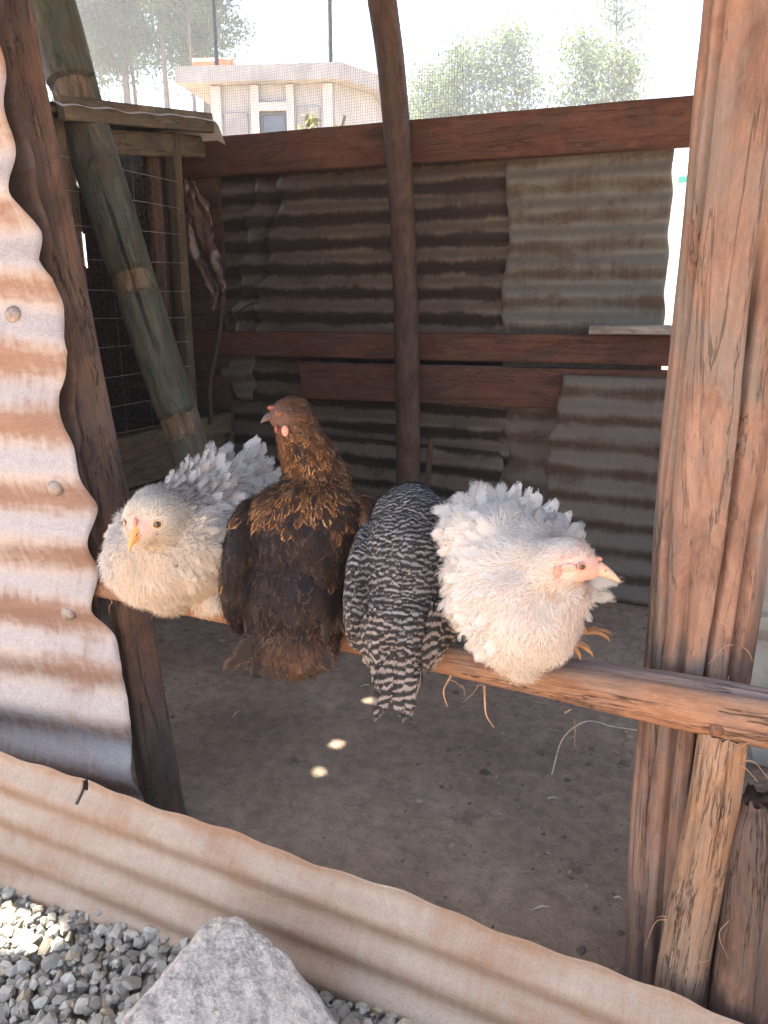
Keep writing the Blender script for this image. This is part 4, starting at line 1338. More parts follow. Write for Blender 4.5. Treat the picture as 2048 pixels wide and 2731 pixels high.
# sunny flowering shrubs before the house
for k_, (x, y, h_) in enumerate(((-3.62, 5.2, 2.72), (-3.33, 5.35, 2.72), (-3.50, 5.15, 2.45))):
    o = tree('flowering_shrub', (x, y, -0.03), h_, 0.78, 0.20, 290 + k_, 9, LEAF_Y,
             ('slender yellow-green shrub before the house window', 'slender yellow-green shrub before the blind panel of the house', 'lower yellow-green shrub between the two slender ones')[k_], 'shrubs before the house', trunk_r=0.02, leaf=0.10, per=26)
    o['category'] = 'shrub'

# block wall and washing seen through the gap beside the post
bk = plank('block_wall', (-4.2, 15.0, 1.75), (4.0, 15.0, 1.75), 0.2, 3.6, BLOCKW, side=(0, 1, 0), seed=160, n=10, jit=0.0)
tag(bk, 'far grey block wall seen through the bright gap', 'wall')
gc_ = prism('green_cloth', [(-1.33, 13.9), (-1.20, 13.86), (-1.19, 13.88), (-1.32, 13.92)], 3.06, 3.16, CLOTH_G, empty('clothes_pole', (-1.2, 13.9, 0)))
root = gc_.parent
under(wire('pole', [[(-1.2, 13.95, -0.03), (-1.2, 13.95, 1.8), (-1.2, 13.95, 3.6)]], 0.035, CLOTH_W, k=8), root)
prism('white_cloth', [(-1.18, 13.85), (-0.95, 13.85), (-0.95, 13.86), (-1.18, 13.86)], 2.9, 3.4, CLOTH_W, root)
tag(root, 'pale pole with green and white cloth in the bright gap', 'clothes pole')

# ================================================================== hens
# every hen is shaped in its own frame (x to its viewer's right, y away, z up, origin on the perch)


def ell(bm, c, r, axis=None, k=20):
    """ellipsoid; with `axis` its local z is turned to that direction"""
    ret = bmesh.ops.create_uvsphere(bm, u_segments=k, v_segments=k - 6, radius=1.0)
    M = Matrix.Diagonal((r[0], r[1], r[2], 1))
    if axis is not None:
        M = Vector(axis).to_track_quat('Z', 'Y').to_matrix().to_4x4() @ M
    M = Matrix.Translation(c) @ M
    bmesh.ops.transform(bm, matrix=M, verts=ret['verts'])


def chain(bm, pts, rad, n=10):
    P = resample(pts, n)
    rr = np.interp(np.linspace(0, 1, n), np.linspace(0, 1, len(rad)), rad)
    for p, r in zip(P, rr):
        ell(bm, p, (r, r, r), k=14)


def hen_body(parent, shapes, voxel=0.0055, smooth=6, clump=0.003, calm=(0, 0, 9)):
    bm = bmesh.new()
    for s in shapes:
        if s[0] == 'e':
            ell(bm, *s[1:])
        else:
            chain(bm, *s[1:])
    me = bpy.data.meshes.new('body')
    bm.to_mesh(me)
    bm.free()
    o = bpy.data.objects.new('body', me)
    col.objects.link(o)
    md = o.modifiers.new('Remesh', 'REMESH')
    md.mode = 'VOXEL'
    md.voxel_size = voxel
    ms = o.modifiers.new('Smooth', 'SMOOTH')
    ms.iterations = smooth
    ms.factor = 0.5
    dg = bpy.context.evaluated_depsgraph_get()
    dg.update()
    me2 = bpy.data.meshes.new_from_object(o.evaluated_get(dg))
    o.modifiers.clear()
    o.data = me2
    bpy.data.meshes.remove(me)
    me2.name = 'body'
    co_ = np.empty(len(me2.vertices) * 3)
    me2.vertices.foreach_get('co', co_)
    co_ = co_.reshape(-1, 3)
    no_ = np.empty(len(me2.vertices) * 3)
    me2.vertices.foreach_get('normal', no_)
    cl_ = wob(len(shapes) * 7 + 1, 14, 7, 20)
    dd_ = clump * cl_(co_[:, 0], co_[:, 1], co_[:, 2]) * np.clip((np.linalg.norm(co_ - np.array(calm), axis=1) - 0.05) / 0.03, 0, 1)
    me2.vertices.foreach_set('co', (co_ + no_.reshape(-1, 3) * dd_[:, None]).ravel())
    me2.update()
    me2.materials.clear()
    me2.materials.append(HENSKIN)
    me2.polygons.foreach_set('use_smooth', np.full(len(me2.polygons), True))
    o.parent = parent
    return o


class Field:
    """control points that steer the plumage: pos, flow, length, width, lift, vane colour(s), edge colour(s)"""

    def __init__(self, ctrl):
        self.p = np.array([c['p'] for c in ctrl], float)
        self.f = np.array([np.array(c['f'], float) / np.linalg.norm(c['f']) for c in ctrl])
        self.s = np.array([[c['L'], c['W'], c.get('lift', 12), c.get('fuzz', 0.2)] for c in ctrl], float)
        self.c1 = [np.array(c['c'], float).reshape(-1, 3) for c in ctrl]
        self.c2 = [np.array(c.get('e', c['c']), float).reshape(-1, 3) for c in ctrl]
        self.skin = np.array([c.get('skin', np.array(c['c'], float).reshape(-1, 3)[0]) for c in ctrl], float)

    def colour(self, P, pick, rg_):
        """patchy choice among a control's colours: neighbours mostly agree"""
        f_ = wob(len(self.p) * 3 + 2, 12, 9, 30)
        x = (0.5 + 0.62 * f_(P[:, 0], P[:, 1], P[:, 2]) + 0.14 * rg_.normal(size=len(P))).clip(0, 0.999)
        a_ = np.array([self.c1[k_][int(t * len(self.c1[k_]))] for k_, t in zip(pick, x)])
        b_ = np.array([self.c2[k_][int(t * len(self.c2[k_]))] for k_, t in zip(pick, 0.999 - x)])
        return a_, b_

    def weights(self, P, power=2.2):
        d2 = ((P[:, None] - self.p[None]) ** 2).sum(-1) + 1e-5
        w = d2 ** -power
        return w / w.sum(1)[:, None]


def tri_sample(me, n, rg_):
    me.calc_loop_triangles()
    nt_ = len(me.loop_triangles)
    ti = np.empty(nt_ * 3, dtype=np.int32)
    me.loop_triangles.foreach_get('vertices', ti)
    ti = ti.reshape(-1, 3)
    co_ = np.empty(len(me.vertices) * 3)
    me.vertices.foreach_get('co', co_)
    co_ = co_.reshape(-1, 3)
    no_ = np.empty(len(me.vertices) * 3)
    me.vertices.foreach_get('normal', no_)
    no_ = no_.reshape(-1, 3)
    A, B, C = co_[ti[:, 0]], co_[ti[:, 1]], co_[ti[:, 2]]
    ar = np.linalg.norm(np.cross(B - A, C - A), axis=1)
    pick = rg_.choice(nt_, n, p=ar / ar.sum())
    u, v = rg_.uniform(size=(2, n))
    fl = u + v > 1
    u[fl], v[fl] = 1 - u[fl], 1 - v[fl]
    w = 1 - u - v
    P = A[pick] * w[:, None] + B[pick] * u[:, None] + C[pick] * v[:, None]
    Nn = no_[ti[pick, 0]] * w[:, None] + no_[ti[pick, 1]] * u[:, None] + no_[ti[pick, 2]] * v[:, None]
    Nn /= np.linalg.norm(Nn, axis=1)[:, None]
    return P, Nn, co_


def thin_out(P, r):
    """drop samples closer than r to an earlier one (r per sample)"""
    cell = {}
    g_ = float(np.max(r))
    keep_ = []
    for i_, p in enumerate(P):
        k_ = (int(p[0] // g_), int(p[1] // g_), int(p[2] // g_))
        ok = True
        for dx in (-1, 0, 1):
            for dy in (-1, 0, 1):
                for dz in (-1, 0, 1):
                    for j_ in cell.get((k_[0] + dx, k_[1] + dy, k_[2] + dz), ()):
                        q_ = P[j_]
                        if (p[0] - q_[0]) ** 2 + (p[1] - q_[1]) ** 2 + (p[2] - q_[2]) ** 2 < r[i_] ** 2:
                            ok = False
                            break
                    if not ok:
                        break
                if not ok:
                    break
            if not ok:
                break
        if ok:
            cell.setdefault(k_, []).append(i_)
            keep_.append(i_)
    return np.array(keep_)


V_ROWS = np.array([0.0, 0.18, 0.42, 0.66, 0.85, 0.96, 1.0])
W_ROWS = np.array([0.25, 0.72, 1.0, 0.98, 0.74, 0.40, 0.10])


def feathers_mesh(P, Nn, D, Ln, Wd, lift, curl, c1, c2, rg_, twist=0.25, rows=V_ROWS, wrow=W_ROWS, uoff=None):
    """all feathers of one coat as vertex / face arrays; three columns by seven rows each"""
    n = len(P)
    S = np.cross(D, Nn)
    S /= np.linalg.norm(S, axis=1)[:, None] + 1e-9
    tw_ = rg_.normal(size=n) * twist
    S2 = S * np.cos(tw_)[:, None] + Nn * np.sin(tw_)[:, None]
    N2 = np.cross(S2, D)
    nr = len(rows)
    V = np.zeros((n, nr, 3, 3))
    bend = rg_.normal(size=n) * 0.10
    for r_, (v_, w_) in enumerate(zip(rows, wrow)):
        along = D * (Ln * v_ * np.cos(lift))[:, None]
        h = Ln * (v_ * np.sin(lift) - curl * v_ * v_)
        ctr_ = P + along + N2 * h[:, None] + S2 * (bend * Ln * v_ * v_)[:, None]
        for cidx, sgn in enumerate((-1, 0, 1)):
            jitw = 1 + 0.16 * rg_.normal(size=n) if sgn and 0 < r_ < nr - 1 else 1.0
            tipj = (0.05 * rg_.normal(size=n) * Ln)[:, None] * D if sgn and r_ >= 3 else 0
            V[:, r_, cidx] = ctr_ + S2 * (sgn * 0.5 * Wd * w_ * jitw)[:, None] - N2 * (abs(sgn) * 0.13 * Wd * w_)[:, None] + tipj - (D * (abs(sgn) * 0.05 * Ln)[:, None] if v_ > 0.5 else 0)
    vid = np.arange(n * nr * 3).reshape(n, nr, 3)
    Q = np.stack([vid[:, :-1, :-1], vid[:, :-1, 1:], vid[:, 1:, 1:], vid[:, 1:, :-1]], -1).reshape(-1, 4)
    uu_ = np.broadcast_to(np.array([0.002, 0.5, 0.998])[None, None, :], (n, nr, 3))
    off = (rg_.integers(0, 40, n) if uoff is None else uoff)[:, None, None]
    vv2 = np.broadcast_to(rows[None, :, None], (n, nr, 3))
    UVs = np.stack([uu_ + off, vv2], -1).reshape(-1, 2)
    k = nr * 3
    C1 = np.repeat(np.concatenate([c1, np.ones((n, 1))], 1), k, 0)
    C2 = np.repeat(np.concatenate([c2, np.ones((n, 1))], 1), k, 0)
    return V.reshape(-1, 3), Q, UVs, C1, C2


def flip_quads(vq, own):
    V, Q = vq
    fn_ = np.cross(V[Q[:, 1]] - V[Q[:, 0]], V[Q[:, 3]] - V[Q[:, 0]])
    return ((fn_ * own).sum(1) < 0).mean() > 0.5


def plumage(body, field, n, mat, seed, parent, spacing=0.42, fuzz_n=0, fuzz_len=0.03, name='plumage', drop=None, soft_n=0.6, vary=0.12, liftk=0.75, rnd=0.003, fuzz_w=0.0011, clear=(), curlp=1.2, grow=1.0):
    rg_ = np.random.default_rng(seed)
    P, Nn, co_ = tri_sample(body.data, n, rg_)
    w = field.weights(P)
    s = w @ field.s
    ok = s[:, 0] > 0.0065
    for (ex, er) in clear:
        ok &= np.linalg.norm(P - np.array(ex), axis=1) > er
    if drop is not None:
        ok &= ~drop(P)
    P, Nn, w, s = P[ok], Nn[ok], w[ok], s[ok]
    kp = thin_out(P, s[:, 1] * spacing)
    P, Nn, w, s = P[kp], Nn[kp], w[kp], s[kp]
    m = len(P)
    D = w @ field.f
    D = D - (D * Nn).sum(1)[:, None] * Nn
    D /= np.linalg.norm(D, axis=1)[:, None] + 1e-9
    T = np.cross(Nn, D)
    a = rg_.normal(size=m) * (0.10 + 0.35 * s[:, 3])
    D = D * np.cos(a)[:, None] + T * np.sin(a)[:, None]
    # colour of one nearby control, so that coats stay mottled
    cum = np.cumsum(w, 1)
    pick = (rg_.uniform(size=m)[:, None] > cum).sum(1).clip(0, len(field.p) - 1)
    c1, c2 = field.colour(P, pick, rg_)
    br = rg_.uniform(1 - vary, 1 + vary * 0.7, m)[:, None]
    Ln = s[:, 0] * grow * rg_.uniform(0.75, 1.2, m)
    Wd = s[:, 1] * rg_.uniform(0.85, 1.15, m)
    lift = np.radians(s[:, 2] * liftk * rg_.uniform(0.4, 1.6, m))
    curl = np.clip(Ln / 0.26, 0, 0.3) * rg_.uniform(0.6, 1.2, m)
    V, Q, UVs, C1, C2 = feathers_mesh(P - Nn * 0.002, Nn, D, Ln, Wd, lift, curl, np.clip(c1 * br, 0, 1), np.clip(c2 * br, 0, 1), rg_)
    # lay every vane on the body: height above the skin grows from root to tip
    nr = len(V_ROWS)
    hgt = (Ln[:, None] * np.sin(lift)[:, None] * V_ROWS[None, :] ** curlp + 0.0008)
    hgt = np.repeat(hgt[:, :, None], 3, 2) - np.array([0.10, 0, 0.10])[None, None, :] * (Wd[:, None] * W_ROWS[None, :])[:, :, None] * 0.6
    hgt = (hgt + (rg_.uniform(0, rnd, m))[:, None, None]).ravel()
    bvh = BVHTree.FromPolygons([tuple(c_) for c_ in co_], [tuple(p_.vertices) for p_ in body.data.polygons])
    BN = np.empty_like(V)
    for i_ in range(len(V)):
        hit = bvh.find_nearest(V[i_])
        nn_ = hit[1]
        BN[i_] = nn_
        V[i_] = np.array(hit[0]) + np.array(nn_) * max(0.0004, hgt[i_])
    # shading normal leans to the body's so that the coat reads as one soft volume
    Vg = V.reshape(m, nr, 3, 3)
    own = np.cross(Vg[:, 2, 2] - Vg[:, 2, 0], Vg[:, 4, 1] - Vg[:, 1, 1])
    own /= np.linalg.norm(own, axis=1)[:, None] + 1e-9
    own *= np.sign((own * Nn).sum(1))[:, None]
    vn = np.repeat(own, nr * 3, 0) * (1 - soft_n) + BN * soft_n
    vn /= np.linalg.norm(vn, axis=1)[:, None] + 1e-9
    if flip_quads((V, Q), np.repeat(own, (nr - 1) * 2, 0)):
        Q = Q[:, ::-1]
    o = mesh_obj(name, V, Q, mat, parent, UVs, {'col': C1, 'col2': C2}, normals=vn)
    o['kind'] = 'stuff'
    if fuzz_n:
        P, Nn, _ = tri_sample(body.data, fuzz_n, rg_)
        w = field.weights(P)
        s = w @ field.s
        ok = (rg_.uniform(size=len(P)) < s[:, 3]) & (s[:, 0] > 0.0065)
        for (ex, er) in clear:
            ok &= np.linalg.norm(P - np.array(ex), axis=1) > er
        if drop is not None:
            ok &= ~drop(P)
        P, Nn, w, s = P[ok], Nn[ok], w[ok], s[ok]
        m = len(P)
        D = w @ field.f + rg_.normal(size=(m, 3)) * 0.45
        D = D - (D * Nn).sum(1)[:, None] * Nn
        D /= np.linalg.norm(D, axis=1)[:, None] + 1e-9
        pick = (rg_.uniform(size=m)[:, None] > np.cumsum(w, 1)).sum(1).clip(0, len(field.p) - 1)
        c1 = field.colour(P, pick, rg_)[0] * rg_.uniform(0.9, 1.12, m)[:, None]
        # strands lean together in small tufts
        tf = [wob(seed + 60 + q_, 10, 12, 34) for q_ in range(3)]
        tuft = np.stack([t_(P[:, 0], P[:, 1], P[:, 2]) for t_ in tf], 1)
        D = D + 0.55 * (tuft - (tuft * Nn).sum(1)[:, None] * Nn)
        D /= np.linalg.norm(D, axis=1)[:, None] + 1e-9
        ln = fuzz_len * rg_.uniform(0.45, 1.25, m) * np.clip(s[:, 0] / 0.028, 0.3, 1.25)
        el = np.radians(rg_.uniform(3, 30, m) + 8 * tuft[:, 0])
        S_ = np.cross(D, Nn)
        rt_ = P + Nn * (0.001 + 0.10 * s[:, 0] * rg_.uniform(0.2, 1, m))[:, None]
        md_ = rt_ + (D * np.cos(el)[:, None] + Nn * np.sin(el)[:, None]) * (ln * 0.55)[:, None]
        tp_ = md_ + (D * np.cos(el * 0.2)[:, None] + Nn * np.sin(el * 0.2)[:, None]) * (ln * 0.45)[:, None]
        hw = S_ * (fuzz_w * 0.5)
        V = np.stack([rt_ - hw, rt_ + hw, md_ - hw * 0.9, md_ + hw * 0.9, tp_ - hw * 0.15, tp_ + hw * 0.15], 1).reshape(-1, 3)
        b6 = (np.arange(m) * 6)[:, None]
        Q = np.concatenate([b6 + np.array([[0, 1, 3, 2]]), b6 + np.array([[2, 3, 5, 4]])], 1).reshape(-1, 4)
        C1 = np.repeat(np.concatenate([np.clip(c1, 0, 1), np.ones((m, 1))], 1), 6, 0)
        vn = Nn * 0.8 + np.cross(S_, D) * 0.0 + rg_.normal(size=(m, 3)) * 0.12
        vn /= np.linalg.norm(vn, axis=1)[:, None]
        f = mesh_obj('down', V, Q, F_DOWN, parent, None, {'col': C1}, normals=np.repeat(vn, 6, 0))
        f['kind'] = 'stuff'
    # colour of the skin under the coat
    if 'col' in body.data.attributes:
        return o
    wv_ = field.weights(co_, 3.0)
    cs = wv_ @ field.skin
    at_ = body.data.attributes.new('col', 'FLOAT_COLOR', 'POINT')
    at_.data.foreach_set('color', np.concatenate([cs, np.ones((len(cs), 1))], 1).astype(np.float32).ravel())
    return o


def quill(name, base, tip, width, c1, c2, mat, parent, seed, up=(0, -1, 0.3), curl=0.12, lab=None):
    """one large flight or tail feather"""
    rg_ = np.random.default_rng(seed)
    base, tip = np.array(base, float), np.array(tip, float)
    d = tip - base
    ln = np.linalg.norm(d)
    d /= ln
    u_ = np.array(up, float)
    nrm = u_ - (u_ @ d) * d
    nrm /= np.linalg.norm(nrm)
    rows = np.linspace(0, 1, 12)
    wr_ = np.array([0.18, 0.3, 0.5, 0.7, 0.85, 0.95, 1, 1.02, 1.0, 0.92, 0.72, 0.35])
    V, Q, UVs, C1, C2 = feathers_mesh(base[None], nrm[None], d[None], np.array([ln]), np.array([width]), np.array([0.05]), np.array([curl]), np.array([c1], float), np.array([c2], float), rg_, 0.1, rows, wr_)
    o = mesh_obj(name, V, Q, mat, parent, UVs, {'col': C1, 'col2': C2})
    if lab:
        o['label'] = lab
    return o


def beak(parent, base, tip, r, mat, hook=0.12, up=(0, 0, 1), gape=True):
    """upper and lower mandible as one horn piece with a mouth line"""
    base, tip = np.array(base, float), np.array(tip, float)
    d = tip - base
    ln = np.linalg.norm(d)
    d /= ln
    up = np.array(up, float)
    up -= (up @ d) * d
    up /= np.linalg.norm(up)
    sd = np.cross(d, up)
    n, k = 14, 18
    vs, fs = [], []
    for i_ in range(n):
        t = i_ / (n - 1)
        rr = r * (1 - t) ** 0.75 * (1 - 0.1 * t) + 0.0006
        ctr_ = base + d * ln * t - up * hook * ln * t ** 2.6 + up * 0.06 * ln * math.sin(t * 2.6)
        for j_ in range(k):
            a_ = 2 * math.pi * j_ / k
            x, y = math.cos(a_) * 0.78, math.sin(a_) * (1.0 if math.sin(a_) > 0 else 0.75)
            if gape and abs(a_ - math.pi) < 0.4 or gape and (a_ < 0.25 or a_ > 6.1):
                x *= 0.86
            vs.append(ctr_ + sd * x * rr + up * y * rr)
    for i_ in range(n - 1):
        for j_ in range(k):
            fs.append((i_ * k + j_, i_ * k + (j_ + 1) % k, (i_ + 1) * k + (j_ + 1) % k, (i_ + 1) * k + j_))
    fs.append(tuple((n - 1) * k + j_ for j_ in range(k)))
    o = mesh_obj('beak', np.array(vs), fs, mat, parent)
    for s_ in (-1, 1):
        p = base + d * ln * 0.30 + sd * s_ * r * 0.50 + up * r * 0.52
        blob('nostril', p, (0.0016, 0.0016, 0.0011), PUPIL, o)
    return o


def blob(name, c, r, mat, parent, axis=None, k=16, jit=0.0, seed=0):
    bm = bmesh.new()
    ell(bm, c, r, axis, k)
    if jit:
        f_ = wob(seed, 8, 15, 45)
        for v_ in bm.verts:
            v_.co += v_.normal * float(f_(v_.co.x, v_.co.y, v_.co.z)) * jit
    me = bpy.data.meshes.new(name)
    bm.to_mesh(me)
    bm.free()
    me.polygons.foreach_set('use_smooth', np.full(len(me.polygons), True))
    me.materials.append(mat)
    o = bpy.data.objects.new(name, me)
    col.objects.link(o)
    o.parent = parent
    return o


def eye(parent, c, out, r, lidmat):
    c, out = np.array(c, float), np.array(out, float)
    out /= np.linalg.norm(out)
    e = blob('eye', c, (r, r, r * 0.8), EYE, parent, out)
    blob('pupil', c + out * r * 0.45, (r * 0.62, r * 0.62, r * 0.42), PUPIL, e, out)
    q_ = Vector(out).to_track_quat('Z', 'Y')
    a_ = np.linspace(0, 2 * math.pi, 22)
    P = np.array([(Vector(c + out * r * 0.25) + q_ @ Vector((math.cos(x) * r * 1.2, math.sin(x) * r * 1.0, 0)))[:] for x in a_])
    v_, f_ = tube_data([P], r * 0.26, 6)
    mesh_obj('eyelid', v_, f_, lidmat, parent)
    return e


def leg(parent, hip, foot, fwd, r=0.0055, mat=SHANK):
    """shank with three toes gripping forward, one back, and claws"""
    hip, foot, fwd = np.array(hip, float), np.array(foot, float), np.array(fwd, float)
    fwd /= np.linalg.norm(fwd)
    sd = np.cross([0, 0, 1], fwd)
    paths = [resample([hip, (hip + foot) / 2 + fwd * 0.004, foot], 12)]
    v1, f1 = tube_data(paths, [r * 1.15, r * 0.85, r], 10)
    o = mesh_obj('leg', v1, f1, mat, parent)
    for a_, ln in ((0.0, 0.048), (0.55, 0.040), (-0.55, 0.040), (math.pi, 0.024)):
        d = fwd * math.cos(a_) + sd * math.sin(a_)
        P = resample([foot + np.array([0, 0, 0.002]), foot + d * ln * 0.45 + np.array([0, 0, 0.005]), foot + d * ln * 0.85 + np.array([0, 0, -0.002]), foot + d * ln + np.array([0, 0, -0.012])], 12)
        v2, f2 = tube_data([P], [r * 0.85, r * 0.7, r * 0.55, 0.0006], 8)
        mesh_obj('toe', v2, f2, mat, o)
    return o


def wing(parent, root, tip, nrm, widths, n, c1s, c2s, mat, seed, Lq=0.12, Wq=0.03, fan=0.35):
    """folded flight feathers laid side by side, each a piece of its own"""
    rg_ = np.random.default_rng(seed)
    root, tip, nrm = (np.array(x, float) for x in (root, tip, nrm))
    nrm /= np.linalg.norm(nrm)
    d = tip - root
    d /= np.linalg.norm(d)
    sd = np.cross(nrm, d)
    for k_ in range(n):
        t = k_ / max(1, n - 1)
        b_ = root + sd * (t - 0.5) * widths[0] + nrm * 0.0012 * k_
        e_ = root + (tip - root) * (0.82 + 0.25 * t) + sd * (t - 0.5) * widths[1] + nrm * 0.0012 * k_
        quill('flight_feather', b_, e_, Wq, c1s[rg_.integers(len(c1s))], c2s[rg_.integers(len(c2s))], mat, parent, seed + k_, up=nrm, curl=0.10)


def make_hen(loc, label, group='hens on the perch'):
    o = empty('hen', loc, R(CAM_YAW))
    tag(o, label, 'hen', group)
    return o


# ---------------------------------------------------------------- hen 1: cream and grey, facing the yard
WH = [(0.62, 0.585, 0.535), (0.58, 0.55, 0.51), (0.54, 0.51, 0.48)]
GY = [(0.56, 0.535, 0.52), (0.42, 0.40, 0.395), (0.60, 0.57, 0.54), (0.54, 0.515, 0.495), (0.24, 0.225, 0.22)]
CR = [(0.63, 0.53, 0.42), (0.59, 0.49, 0.39), (0.64, 0.57, 0.48)]
MOT = [(0.20, 0.165, 0.155), (0.13, 0.105, 0.10), (0.40, 0.35, 0.31), (0.17, 0.14, 0.13)]
h1 = make_hen((-0.932, 0.0, 0.628), 'fluffed cream and grey hen with an orange beak tucked into its breast')
h1.scale = (0.93, 0.93, 0.93)
b1 = hen_body(h1, [('e', (-0.015, 0.0, 0.118), (0.145, 0.125, 0.118)),
                   ('e', (-0.06, -0.045, 0.10), (0.105, 0.09, 0.100)),
                   ('e', (0.040, 0.06, 0.165), (0.120, 0.110, 0.108)),
                   ('e', (0.095, 0.10, 0.200), (0.060, 0.070, 0.060)),
                   ('c', [(-0.02, -0.01, 0.155), (-0.038, -0.06, 0.182), (-0.044, -0.10, 0.197)], [0.085, 0.070, 0.055], 8),
                   ('e', (-0.046, -0.115, 0.204), (0.051, 0.050, 0.048)),
                   ('e', (-0.055, -0.148, 0.192), (0.031, 0.026, 0.028)),
                   ('e', (-0.055, -0.03, 0.015), (0.045, 0.045, 0.035)), ('e', (0.045, -0.03, 0.015), (0.045, 0.045, 0.035))], clump=0.0085, calm=(-0.05, -0.13, 0.198))
hd = dict
F1 = Field([
    hd(p=(-0.056, -0.175, 0.209), f=(0, 0.3, 1), L=0.003, W=0.004, c=(0.62, 0.42, 0.34), fuzz=0),
    hd(p=(-0.052, -0.150, 0.234), f=(0.1, 1, 0.6), L=0.010, W=0.006, lift=10, c=[(0.64, 0.58, 0.48)], fuzz=0.5),
    hd(p=(-0.049, -0.115, 0.251), f=(0.2, 1, 0.1), L=0.013, W=0.008, lift=12, c=[(0.55, 0.52, 0.45), (0.42, 0.40, 0.36), (0.62, 0.58, 0.50)], fuzz=0.6),
    hd(p=(-0.089, -0.130, 0.204), f=(-0.6, 0.6, 0), L=0.010, W=0.006, lift=10, c=[(0.66, 0.60, 0.50)], fuzz=0.6),
    hd(p=(-0.006, -0.130, 0.204), f=(0.7, 0.6, -0.1), L=0.011, W=0.007, lift=10, c=[(0.64, 0.58, 0.48), (0.58, 0.53, 0.45)], fuzz=0.6),
    hd(p=(-0.064, -0.160, 0.164), f=(0, -0.1, -1), L=0.013, W=0.008, lift=14, c=CR, fuzz=0.5),
    hd(p=(-0.03, -0.08, 0.20), f=(0.8, 0.4, -0.3), L=0.024, W=0.015, lift=14, c=MOT, fuzz=0.5),
    hd(p=(0.00, -0.03, 0.235), f=(0.8, 0.5, 0.1), L=0.030, W=0.020, lift=16, c=MOT + GY, fuzz=0.25),
    hd(p=(-0.14, -0.08, 0.16), f=(-0.2, 0.4, -0.8), L=0.028, W=0.018, lift=16, c=GY + WH, fuzz=0.6),
    hd(p=(-0.10, 0.03, 0.22), f=(0.3, 1, 0.1), L=0.034, W=0.024, lift=18, c=GY + WH, fuzz=0.25),
    hd(p=(-0.06, -0.14, 0.10), f=(0.1, -0.1, -1), L=0.030, W=0.018, lift=14, c=CR, fuzz=0.62),
    hd(p=(0.05, -0.11, 0.08), f=(0.3, 0.1, -1), L=0.034, W=0.020, lift=15, c=CR, fuzz=0.62),
    hd(p=(0.00, -0.07, 0.02), f=(0.1, 0.2, -1), L=0.030, W=0.016, lift=20, c=CR, fuzz=0.62),
    hd(p=(0.08, -0.06, 0.19), f=(0.9, 0.3, -0.3), L=0.040, W=0.034, lift=20, c=WH + GY, e=WH, fuzz=0.22),
    hd(p=(0.12, -0.02, 0.12), f=(0.8, 0.3, -0.6), L=0.042, W=0.034, lift=18, c=WH, fuzz=0.25),
    hd(p=(0.04, 0.05, 0.285), f=(0.5, 0.8, 0.2), L=0.042, W=0.034, lift=30, c=GY + WH, e=WH, fuzz=0.22),
    hd(p=(0.13, 0.10, 0.27), f=(0.5, 0.6, 0.6), L=0.046, W=0.032, lift=32, c=WH, fuzz=0.25),
    hd(p=(0.16, 0.05, 0.17), f=(0.8, 0.4, -0.2), L=0.042, W=0.030, lift=20, c=WH + [(0.62, 0.55, 0.46)], fuzz=0.5),
    hd(p=(0.0, 0.18, 0.12), f=(0.3, 0.6, -0.6), L=0.044, W=0.034, lift=18, c=WH, fuzz=0.22)])
plumage(b1, F1, 14000, F_PLAIN, 301, h1, 0.42, 150000, 0.026, soft_n=0.8, vary=0.05, liftk=0.55, rnd=0.0015, fuzz_w=0.0006, clear=(((-0.024, -0.158, 0.205), 0.014), ((-0.089, -0.146, 0.204), 0.013), ((-0.062, -0.168, 0.203), 0.012)))
plumage(b1, F1, 4000, F_RUFF, 303, h1, 0.55, soft_n=0.6, vary=0.06, liftk=1.4, curlp=1.7, grow=1.35, name='ruffle', drop=lambda P: (P[:, 2] < 0.075 + 0.9 * np.clip(0.03 - P[:, 0], 0, 1)) | (P[:, 0] < -0.06) | (np.linalg.norm(P - np.array([-0.046, -0.13, 0.2]), axis=1) < 0.075))
beak(h1, (-0.058, -0.162, 0.194), (-0.070, -0.197, 0.166), 0.0135, BEAK_O, 0.14)
blob('comb', (-0.061, -0.168, 0.210), (0.0040, 0.005, 0.012), PINKSKIN, h1, None, 14, 0.001, 5)
eye(h1, (-0.024, -0.157, 0.205), (0.45, -0.9, 0.12), 0.0076, PALELID)
eye(h1, (-0.089, -0.146, 0.204), (-0.85, -0.5, 0.12), 0.0066, PALELID)
for k_, (bp, tp, w_) in enumerate((((0.07, 0.12, 0.20), (0.105, 0.160, 0.325), 0.042), ((0.09, 0.13, 0.20), (0.125, 0.170, 0.305), 0.040), ((0.10, 0.11, 0.18), (0.165, 0.15, 0.232), 0.040), ((0.10, 0.08, 0.18), (0.180, 0.09, 0.205), 0.036), ((0.04, 0.12, 0.21), (0.055, 0.17, 0.275), 0.04))):
    quill('tail_feather', bp, tp, w_, WH[k_ % 3], WH[(k_ + 1) % 3], F_QUILL, h1, 320 + k_, up=(0.1, -1, 0.35))
wing(h1, (0.06, -0.07, 0.15), (0.17, -0.02, 0.075), (0.35, -1, 0.15), (0.07, 0.04), 5, [(0.55, 0.47, 0.38), WH[0]], [(0.30, 0.22, 0.16), WH[1]], F_PLAIN, 330, Wq=0.030)
for k_, (bp, tp) in enumerate((((-0.13, 0.0, 0.15), (-0.182, -0.01, 0.125)), ((-0.13, 0.0, 0.16), (-0.178, -0.02, 0.15)))):
    quill('stray_feather', bp, tp, 0.022, WH[0], WH[1], F_QUILL, h1, 340 + k_, up=(-0.1, -1, 0.3))
leg(h1, (-0.055, -0.02, 0.03), (-0.055, -0.012, 0.0), (-0.1, -1, 0), 0.005)
leg(h1, (0.045, -0.02, 0.03), (0.045, -0.012, 0.0), (-0.1, -1, 0), 0.005)

